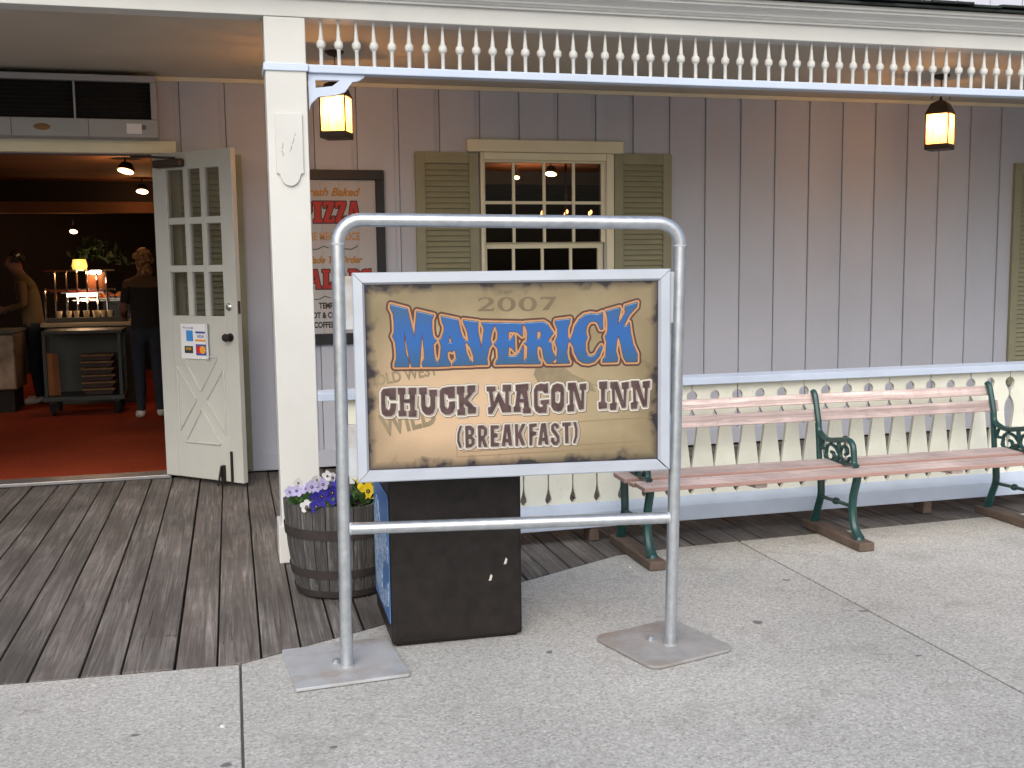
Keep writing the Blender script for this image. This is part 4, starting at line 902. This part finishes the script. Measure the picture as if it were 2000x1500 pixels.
# ================================================================== dining room behind the wall
carpet_o = tag(part('carpet', MB().box(-7, 9, YW+.142, 17.6, -.02, .030), 'carpet_red', None), kind='structure')
room = tag(sub('dining_room', None), kind='structure')
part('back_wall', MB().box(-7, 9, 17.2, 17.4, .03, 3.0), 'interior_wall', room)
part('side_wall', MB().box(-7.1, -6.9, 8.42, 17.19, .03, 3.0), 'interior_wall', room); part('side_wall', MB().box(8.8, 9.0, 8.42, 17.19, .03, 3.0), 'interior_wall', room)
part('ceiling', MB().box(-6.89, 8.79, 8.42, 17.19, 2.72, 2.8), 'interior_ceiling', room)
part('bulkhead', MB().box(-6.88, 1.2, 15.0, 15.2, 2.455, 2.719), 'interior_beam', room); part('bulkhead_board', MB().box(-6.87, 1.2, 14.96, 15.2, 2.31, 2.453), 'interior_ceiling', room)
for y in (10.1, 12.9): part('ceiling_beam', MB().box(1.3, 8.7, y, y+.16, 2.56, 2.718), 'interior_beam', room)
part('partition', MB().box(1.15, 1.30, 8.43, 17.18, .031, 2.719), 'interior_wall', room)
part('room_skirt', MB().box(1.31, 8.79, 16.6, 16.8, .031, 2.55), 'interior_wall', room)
def pt(name, loc, e, c, r, parent):
    ld = bpy.data.lights.new(name, 'POINT'); ld.energy = e; ld.color = c; ld.shadow_soft_size = r; lo = bpy.data.objects.new('light', ld); COL.objects.link(lo); lo.parent = parent; lo.location = loc
def spot(loc, label, rz=0.0, sz=1.0, e=10.0, tl=.25):
    t = thing('ceiling_spotlight', label, 'spotlight', loc, rz, 'warm spotlights inside the dining room')
    a = part('housing', MB().lathe([(.075*sz, 0), (.072*sz, .02), (.045*sz, .085)], n=16), 'black_metal', t, 0, True); b = part('lens', MB().lathe([(.062*sz, -.004), (.062*sz, -.001)], n=16), 'spot_warm', t)
    for o in (a, b): o.rotation_euler = (tl, .25, 0)
    part('stem', MB().tube([(0, 0, .08), (0, 0, .16)], .008, 6), 'black_metal', t)
    pt('spot', (0, 0, -.10), e, (1.0, .50, .20), .06, t)
spot((-1.01, 11.95, 2.59), 'warm spotlight nearest the doorway, above the open door edge', .2, 1.25, 9, -.22)
spot((-1.03, 14.4, 2.55), 'warm spotlight beside the open door, second from the doorway', .6, 1.1, 6, -.25)
spot((-1.99, 15.3, 2.08), 'small warm spotlight over the food counter at the back', .3, .75, 3, -.5)
spot((3.59, 11.75, 2.59), 'bright warm spotlight seen through the top of the window', .2, 1.0, 22, -.22)
spot((3.29, 12.15, 2.58), 'dimmer warm spotlight left of the bright one behind the window', .2, .6, 6, -.4)
# chandelier with candle bulbs, seen through the window panes
ch = thing('chandelier', 'dark chandelier with small glowing candle bulbs behind the window', 'chandelier', (3.53, 11.0, 1.95))
part('rod', MB().tube([(0, 0, .0), (0, 0, .76)], .012, 6), 'black_metal', ch)
part('ring', MB().tube([(.30*math.cos(a), .30*math.sin(a), .03) for a in [i*math.pi/10 for i in range(20)]], .012, 6, True), 'black_metal', ch, 0, True)
for i in range(6):
    a = i*math.pi/3+.25; x, y = .30*math.cos(a), .30*math.sin(a)
    part('arm', MB().tube([(0, 0, .02), (x, y, .02)], .008, 6), 'black_metal', ch); part('candle', MB().lathe([(.012, .04), (.012, .13)], (x, y, 0), 8), 'white_paper', ch)
    part('candle_bulb', MB().ball((x, y, .160), .014, 8, 6, 1.7), 'flame_warm', ch, 0, True)
pt('chandelier', (0, 0, .30), 3.0, (1, .5, .2), .1, ch)

# serving counter with sneeze guard
sc_ = thing('serving_counter', 'dark serving counter with pale top and chrome sneeze guard inside the doorway', 'counter', (-1.62, 13.2, .03))
def cp(name, mb, mat, bev=.004, sm=False): o = part(name, mb, mat, sc_, bev, sm); o.location = (1.62, -13.2, -.03); return o
cp('cabinet', MB().box(-2.05, -1.05, 12.95, 13.75, .032, .925), 'counter_grey', .01)
cp('counter_top', MB().box(-2.08, -1.02, 12.86, 13.80, .926, .972), 'counter_top', .008)
cp('tray_rail', MB().box(-2.02, -1.15, 12.90, 12.98, .973, 1.028), 'counter_grey', .004)
for xx in (-2.03, -1.92, -1.80, -1.69, -1.58, -1.47, -1.37):
    up = 1.56 if xx > -1.95 else 1.36
    cp('guard_post', MB().tube([(xx, 13.0, .974), (xx, 13.0, up-.05), (xx+.004, 13.04, up)], .014, 8), 'chrome', 0, True)
for zz in (1.345, 1.56): cp('guard_rail', MB().tube([(-2.03, 13.03, zz), (-1.28, 13.03, zz)], .011, 8), 'chrome', 0, True)
cp('warming_lamp', MB().box(-1.86, -1.40, 12.965, 13.02, 1.30, 1.318), 'chrome', .003)
cp('lamp_tube', MB().tube([(-1.79, 12.985, 1.284), (-1.485, 12.985, 1.284)], .019, 10), 'tube_white', 0, True)
cp('red_strip', MB().box(-1.98, -1.42, 13.06, 13.07, 1.32, 1.345), 'red_plastic', 0)
cp('display_lamp', MB().box(-1.545, -1.425, 13.0, 13.06, 1.518, 1.560), 'tube_white', .012)
cp('display_shelf', MB().box(-1.75, -1.16, 13.05, 13.45, 1.205, 1.222), 'chrome', .003)
cp('display_panel', MB().box(-1.60, -1.40, 13.09, 13.11, 1.33, 1.54), 'crate_orange', .004)
cp('guard_glass', MB().add([(-1.42, 12.98, 1.02), (-1.12, 12.98, 1.0), (-1.18, 13.04, 1.53), (-1.42, 13.04, 1.55), (-1.42, 12.985, 1.02), (-1.12, 12.985, 1.0), (-1.18, 13.045, 1.53), (-1.42, 13.045, 1.55)], [(0, 1, 2, 3), (7, 6, 5, 4), (0, 4, 5, 1), (1, 5, 6, 2), (2, 6, 7, 3), (3, 7, 4, 0)]), 'clear_guard', 0)
pt('warmer', (1.62-1.63, -13.2+12.93, -.03+1.25), 2.6, (1, .60, .30), .05, sc_); pt('display', (1.62-1.48, -13.2+12.96, -.03+1.49), 1.2, (1, .40, .22), .04, sc_)
def lump(name, label, cat, mat, x, y, z, sx_, sy_, sz_, n=26):
    t = thing(name, label, cat, (x, y, z)); mb = MB(); mb.box(-sx_, sx_, -sy_, sy_, 0, .018); part('tray', mb, 'chrome', t, .003)
    for i in range(n):
        part('piece', MB().ball((random.uniform(-sx_*.85, sx_*.85), random.uniform(-sy_*.8, sy_*.8), .03+random.random()*sz_), random.uniform(.022, .036), 8, 5, .7), mat, t, 0, True)
lump('food_tray', 'tray heaped with orange food under the warming lamp', 'tray', 'food_orange', -1.50, 13.22, 1.224, .20, .09, .06)
lump('food_tray', 'right hand tray of orange food beside the glass guard', 'tray', 'food_orange', -1.23, 13.20, 1.224, .06, .09, .05, 9)
for i, xx in enumerate((-1.88, -1.78, -1.70, -1.60, -1.50, -1.42, -1.34)):
    t = thing('cup', 'small pale cup in the row on the serving counter', 'cup', (xx, 12.94, 1.029), 0, 'row of pale cups on the serving counter')
    part('cup_body', MB().lathe([(.022, 0), (.032, .075), (.029, .075), (.02, .006)], n=12), 'food_pale', t, 0, True)
t = thing('table_lamp', 'small glowing yellow lamp above the sneeze guard', 'lamp', (-1.66, 13.10, 1.562))
part('lamp_shade', MB().lathe([(.075, .012), (.085, .05), (.070, .125)], n=16), 'shade_yellow', t, 0, True); part('lamp_base', MB().lathe([(.04, 0), (.02, .012)], n=12), 'black_metal', t)
pt('table_lamp', (0, -.12, .08), 1.0, (1, .6, .2), .05, t)
gar = thing('garland', 'dark leafy garland draped over the top of the serving counter', 'garland', (-1.50, 13.2, 1.6))
GL = LEAF.copy(); GL.materials.clear(); GL.materials.append(MATS['garland_green'])
for k in range(220):
    u = random.random(); o = link('leaf', GL, None, gar)
    o.matrix_local = Matrix.Translation((-.25+u*.62+random.uniform(-.05, .05), random.uniform(-.1, .15), .10+.22*math.sin(u*3.0)*random.random()-.10*u)) @ Matrix.Rotation(random.uniform(0, 6.28), 4, 'Z') @ Matrix.Rotation(random.uniform(-1.5, 1.5), 4, 'X') @ Matrix.Scale(random.uniform(1.0, 2.2), 4)
part('stem', MB().tube([(-.28, .02, .0), (-.1, .02, .16), (.1, .02, .20), (.36, .02, .02)], .012, 6), 'garland_green', gar)
# left counter with foil front, screen
lc = thing('side_counter', 'low counter with crumpled foil front at the left of the doorway', 'counter', (-2.75, 12.6, .03))
part('front', MB().box(-.75, .48, -.2, .4, .25, .86), 'foil', lc, .02); part('top', MB().box(-.78, .50, -.24, .44, .861, .90), 'counter_grey', lc, .008); part('kick', MB().box(-.70, .43, -.12, .4, .002, .249), 'interior_beam', lc)
sn = thing('display_screen', 'small teal screen glowing at the left edge of the doorway', 'screen', (-2.52, 12.6, .932))
part('panel', MB().box(-.17, .07, 0, .03, .26, .68), 'black_metal', sn, .006); part('screen', MB().box(-.15, .05, -.003, -.0005, .30, .65), 'screen_teal', sn); part('stand', MB().tube([(-.05, .04, 0), (-.05, .04, .3)], .02, 8), 'black_metal', sn)
# cart
ct = thing('service_cart', 'dark grey service cart on casters in front of the serving counter', 'cart', (-1.53, 12.2, .03))
def tp(name, mb, mat, bev=.006, sm=False): o = part(name, mb, mat, ct, bev, sm); o.location = (1.53, -12.2, -.03); return o
tp('top_shelf', MB().box(-1.93, -1.13, 11.95, 12.50, .895, .930), 'cart_grey'); tp('bottom_shelf', MB().box(-1.95, -1.13, 11.93, 12.50, .185, .235), 'cart_grey')
for xx in (-1.91, -1.165):
    for yy in (11.97, 12.47): tp('upright', MB().box(xx-.018, xx+.018, yy-.018, yy+.018, .236, .894), 'cart_grey', .003)
tp('back_panel', MB().box(-1.89, -1.185, 12.44, 12.455, .24, .89), 'cart_grey', .002)
for xx in (-1.86, -1.22):
    for yy in (12.0, 12.43):
        w_ = tp('wheel', MB().lathe([(.03, -.018), (.065, -.018), (.068, 0), (.065, .018), (.03, .018)], n=18), 'rubber', 0, True); w_.location = (xx+1.53, yy-12.2, .069); w_.rotation_euler = (0, R_(90), .4)
        tp('fork', MB().box(xx-.028, xx+.028, yy-.02, yy+.02, .155, .184), 'black_metal', .003)
t = thing('board', 'orange brown board standing on the cart bottom shelf', 'board', (-1.845, 12.10, .237), .1)
part('panel', MB().prism([(-.065, 0), (.055, 0), (.045, .44), (-.072, .46)], -.01, .01, 'y'), 'crate_orange', t, .004); part('edge_strip', MB().box(-.06, .05, -.016, -.0105, .01, .035), 'crate_orange', t)
for i in range(6):
    t = thing('basket', ['bottom basket', 'second basket from the bottom', 'third basket from the bottom', 'third basket from the top', 'second basket from the top', 'top basket'][i]+' of the stack on the cart', 'basket', (-1.40, 12.15, .237+.073*i), random.uniform(-.03, .03), 'stack of flat baskets on the cart')
    part('rim', MB().box(-.17, .17, -.14, .14, .048, .066), 'basket_tan', t, .004); part('bowl', MB().prism([(-.13, 0), (.13, 0), (.160, .047), (-.160, .047)], -.12, .12, 'y'), 'dark_wood', t, .004)

# ================================================================== people (one skinned body each, clothing by region, hair as a child)
def figure(name, label, loc, rz, J, E, mats, region, hair, scale=1.0):
    names = list(J); me = bpy.data.meshes.new(name); me.from_pydata([J[n][0] for n in names], [], [(names.index(a), names.index(b)) for a, b in E])
    o = bpy.data.objects.new('tmp_body', me); COL.objects.link(o)
    m = o.modifiers.new('skin', 'SKIN'); m.use_smooth_shade = True
    for i, n in enumerate(names):
        sv = me.skin_vertices[0].data[i]; r = J[n][1]; sv.radius = r if isinstance(r, tuple) else (r, r); sv.use_root = (n == 'pelvis')
    s_ = o.modifiers.new('sub', 'SUBSURF'); s_.levels = 2; s_.render_levels = 2
    dg = bpy.context.evaluated_depsgraph_get(); dg.update(); bm_ = bpy.data.meshes.new_from_object(o.evaluated_get(dg)); bpy.data.objects.remove(o)
    bm_.materials.clear()
    for k in mats: bm_.materials.append(MATS[k])
    for p in bm_.polygons: p.use_smooth = True; p.material_index = region(p.center)
    root = thing(name, label, 'person', loc, rz); b = link('body', bm_, None, root); b.scale = (scale,)*3
    hm, hmat = hair; h = link('hair', hm, hmat, root); h.scale = (scale,)*3
    return root
def hand_edges(J, E, wrist, pos, dirv, side, curl):
    p = Vector(pos); d = Vector(dirv).normalized(); s = Vector(side).normalized(); c = Vector(curl).normalized()
    J[wrist+'_palm'] = (tuple(p+d*.05), (.036, .018)); E.append((wrist, wrist+'_palm'))
    for i, (off, ln) in enumerate(((-.030, .062), (-.010, .074), (.011, .070), (.031, .056))):
        a = p+d*.09+s*off; b = a+d*ln*.5+c*.012; e = b+d*ln*.35+c*.03; k = wrist+'_f%d' % i
        J[k+'a'] = (tuple(a), .0105); J[k+'b'] = (tuple(b), .0095); J[k+'c'] = (tuple(e), .0085); E += [(wrist+'_palm', k+'a'), (k+'a', k+'b'), (k+'b', k+'c')]
    a = p+d*.035-s*.045+c*.008; b = a+d*.035-s*.012+c*.015; J[wrist+'_ta'] = (tuple(a), .0115); J[wrist+'_tb'] = (tuple(b), .0095); E += [(wrist+'_palm', wrist+'_ta'), (wrist+'_ta', wrist+'_tb')]
# woman seen from behind, arms bent towards the counter; she faces +Y
J = {'pelvis': ((0, 0, .93), (.165, .115)), 'waist': ((0, .0, 1.08), (.145, .10)), 'chest': ((0, .0, 1.27), (.165, .11)), 'upchest': ((0, -.005, 1.39), (.14, .095)), 'neck': ((0, .0, 1.475), .052), 'head0': ((0, .015, 1.545), (.074, .080)), 'head1': ((0, .018, 1.62), (.088, .10)), 'head2': ((0, .010, 1.685), (.066, .076))}
E = [('pelvis', 'waist'), ('waist', 'chest'), ('chest', 'upchest'), ('upchest', 'neck'), ('neck', 'head0'), ('head0', 'head1'), ('head1', 'head2')]
for sx_, nm in ((-1, 'l'), (1, 'r')):
    J.update({nm+'sh': ((sx_*.165, -.005, 1.385), .062), nm+'el': ((sx_*.225, .0, 1.12), .044), nm+'wr': ((sx_*.19, .22, 1.06), .030), nm+'hip': ((sx_*.085, 0, .86), .098), nm+'kn': ((sx_*.092, .01, .48), .066), nm+'an': ((sx_*.095, -.02, .095), .044), nm+'heel': ((sx_*.097, -.045, .045), .040), nm+'toe': ((sx_*.11, .15, .036), (.045, .032))})
    E += [('upchest', nm+'sh'), (nm+'sh', nm+'el'), (nm+'el', nm+'wr'), ('pelvis', nm+'hip'), (nm+'hip', nm+'kn'), (nm+'kn', nm+'an'), (nm+'an', nm+'heel'), (nm+'heel', nm+'toe')]
    hand_edges(J, E, nm+'wr', (sx_*.19, .22, 1.06), (-sx_*.15, 1, .05), (0, 0, 1), (-sx_, .3, 0))
def reg1(c):
    if c.z < .085: return 3
    if c.z < .94: return 1
    if c.z > 1.475: return 2
    if abs(c.x) > .17 and c.z < 1.20: return 2
    return 4 if c.z > 1.355 else 0
hm = MB()
for k in range(46):
    a = random.uniform(0, 6.28); e = random.uniform(-.15, 1.5); rx = .082
    if math.sin(a) > .45 and e < .75: continue
    hm.ball((rx*math.cos(a)*math.cos(e), .012+.094*math.sin(a)*math.cos(e), 1.625+.098*math.sin(e)), random.uniform(.024, .036), 8, 6)
for k in range(14): hm.ball((random.uniform(-.06, .06), -.055+random.uniform(-.015, .02), random.uniform(1.50, 1.60)), .028, 8, 6)
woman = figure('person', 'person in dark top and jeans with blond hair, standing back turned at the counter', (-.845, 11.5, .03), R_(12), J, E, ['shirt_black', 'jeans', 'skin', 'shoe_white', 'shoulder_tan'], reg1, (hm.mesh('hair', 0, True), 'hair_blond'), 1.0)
# server in a cream shirt, side on, bent over the counter (faces -X)
J = {'pelvis': ((0, 0, .93), (.15, .13)), 'waist': ((-.02, 0, 1.08), (.145, .125)), 'chest': ((-.05, 0, 1.27), (.16, .14)), 'upchest': ((-.10, 0, 1.42), (.13, .125)), 'neck': ((-.135, 0, 1.495), .060), 'head0': ((-.165, 0, 1.56), (.082, .080)), 'head1': ((-.185, 0, 1.64), (.105, .092)), 'head2': ((-.175, 0, 1.715), (.078, .072)), 'nose': ((-.292, 0, 1.605), .014)}
E = [('pelvis', 'waist'), ('waist', 'chest'), ('chest', 'upchest'), ('upchest', 'neck'), ('neck', 'head0'), ('head0', 'head1'), ('head1', 'head2'), ('head1', 'nose')]
for sy_, nm in ((-1, 'l'), (1, 'r')):
    J.update({nm+'sh': ((-.09, sy_*.165, 1.41), .068), nm+'el': ((-.06, sy_*.215, 1.15), .052), nm+'wr': ((-.28, sy_*.17, 1.10), .032), nm+'hip': ((0, sy_*.09, .86), .095), nm+'kn': ((-.01, sy_*.095, .48), .066), nm+'an': ((.02, sy_*.095, .095), .045), nm+'heel': ((.045, sy_*.095, .045), .040), nm+'toe': ((-.15, sy_*.105, .036), (.045, .032))})
    E += [('upchest', nm+'sh'), (nm+'sh', nm+'el'), (nm+'el', nm+'wr'), ('pelvis', nm+'hip'), (nm+'hip', nm+'kn'), (nm+'kn', nm+'an'), (nm+'an', nm+'heel'), (nm+'heel', nm+'toe')]
    hand_edges(J, E, nm+'wr', (-.28, sy_*.17, 1.10), (-1, -sy_*.15, -.05), (0, 0, 1), (-.3, -sy_, 0))
def reg2(c):
    if c.z < .085: return 3
    if c.z < .92: return 1
    if c.z > 1.50 or c.x < -.255: return 2
    return 0
hm = MB()
for k in range(40):
    a = random.uniform(0, 6.28); e = random.uniform(-.1, 1.5)
    if math.cos(a) < -.5 and e < .8: continue
    hm.ball((-.165+.088*math.cos(a)*math.cos(e), .082*math.sin(a)*math.cos(e), 1.655+.085*math.sin(e)), random.uniform(.022, .032), 8, 6)
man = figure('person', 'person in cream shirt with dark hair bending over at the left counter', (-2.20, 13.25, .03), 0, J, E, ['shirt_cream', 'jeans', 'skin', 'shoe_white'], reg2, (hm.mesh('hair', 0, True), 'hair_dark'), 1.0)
cap_ = part('cap_band', MB().tube([(-.13, -.110, 1.70), (-.10, -.098, 1.725)], .010, 6), 'white_paper', man)
# a lamp glow deep on the left, over the far carpet
spot((-3.3, 15.8, 2.3), 'warm spotlight far back on the left of the room', 0, .8, 10, -.2)

for (sx0, sy0, sz0, lb) in ((-.085, 3.60, .012, 'small white paper scrap on the concrete left of the slab joint'), (1.93, 4.98, .009, 'tiny white paper scrap on the concrete beside the bench skid')):
    t = thing('paper_scrap', lb, 'litter', (sx0, sy0, 0), random.uniform(0, 3)); part('scrap', MB().prism([(-sz0, -sz0*.5), (0, -sz0*.8), (sz0, -sz0*.3), (sz0*.8, sz0*.5), (-sz0*.2, sz0*.7)], .0015, .0045, 'z'), 'white_paper', t); part('fold', MB().prism([(-sz0*.6, -sz0*.3), (sz0*.5, -sz0*.2), (sz0*.2, sz0*.4)], .0047, .0075, 'z'), 'white_paper', t)
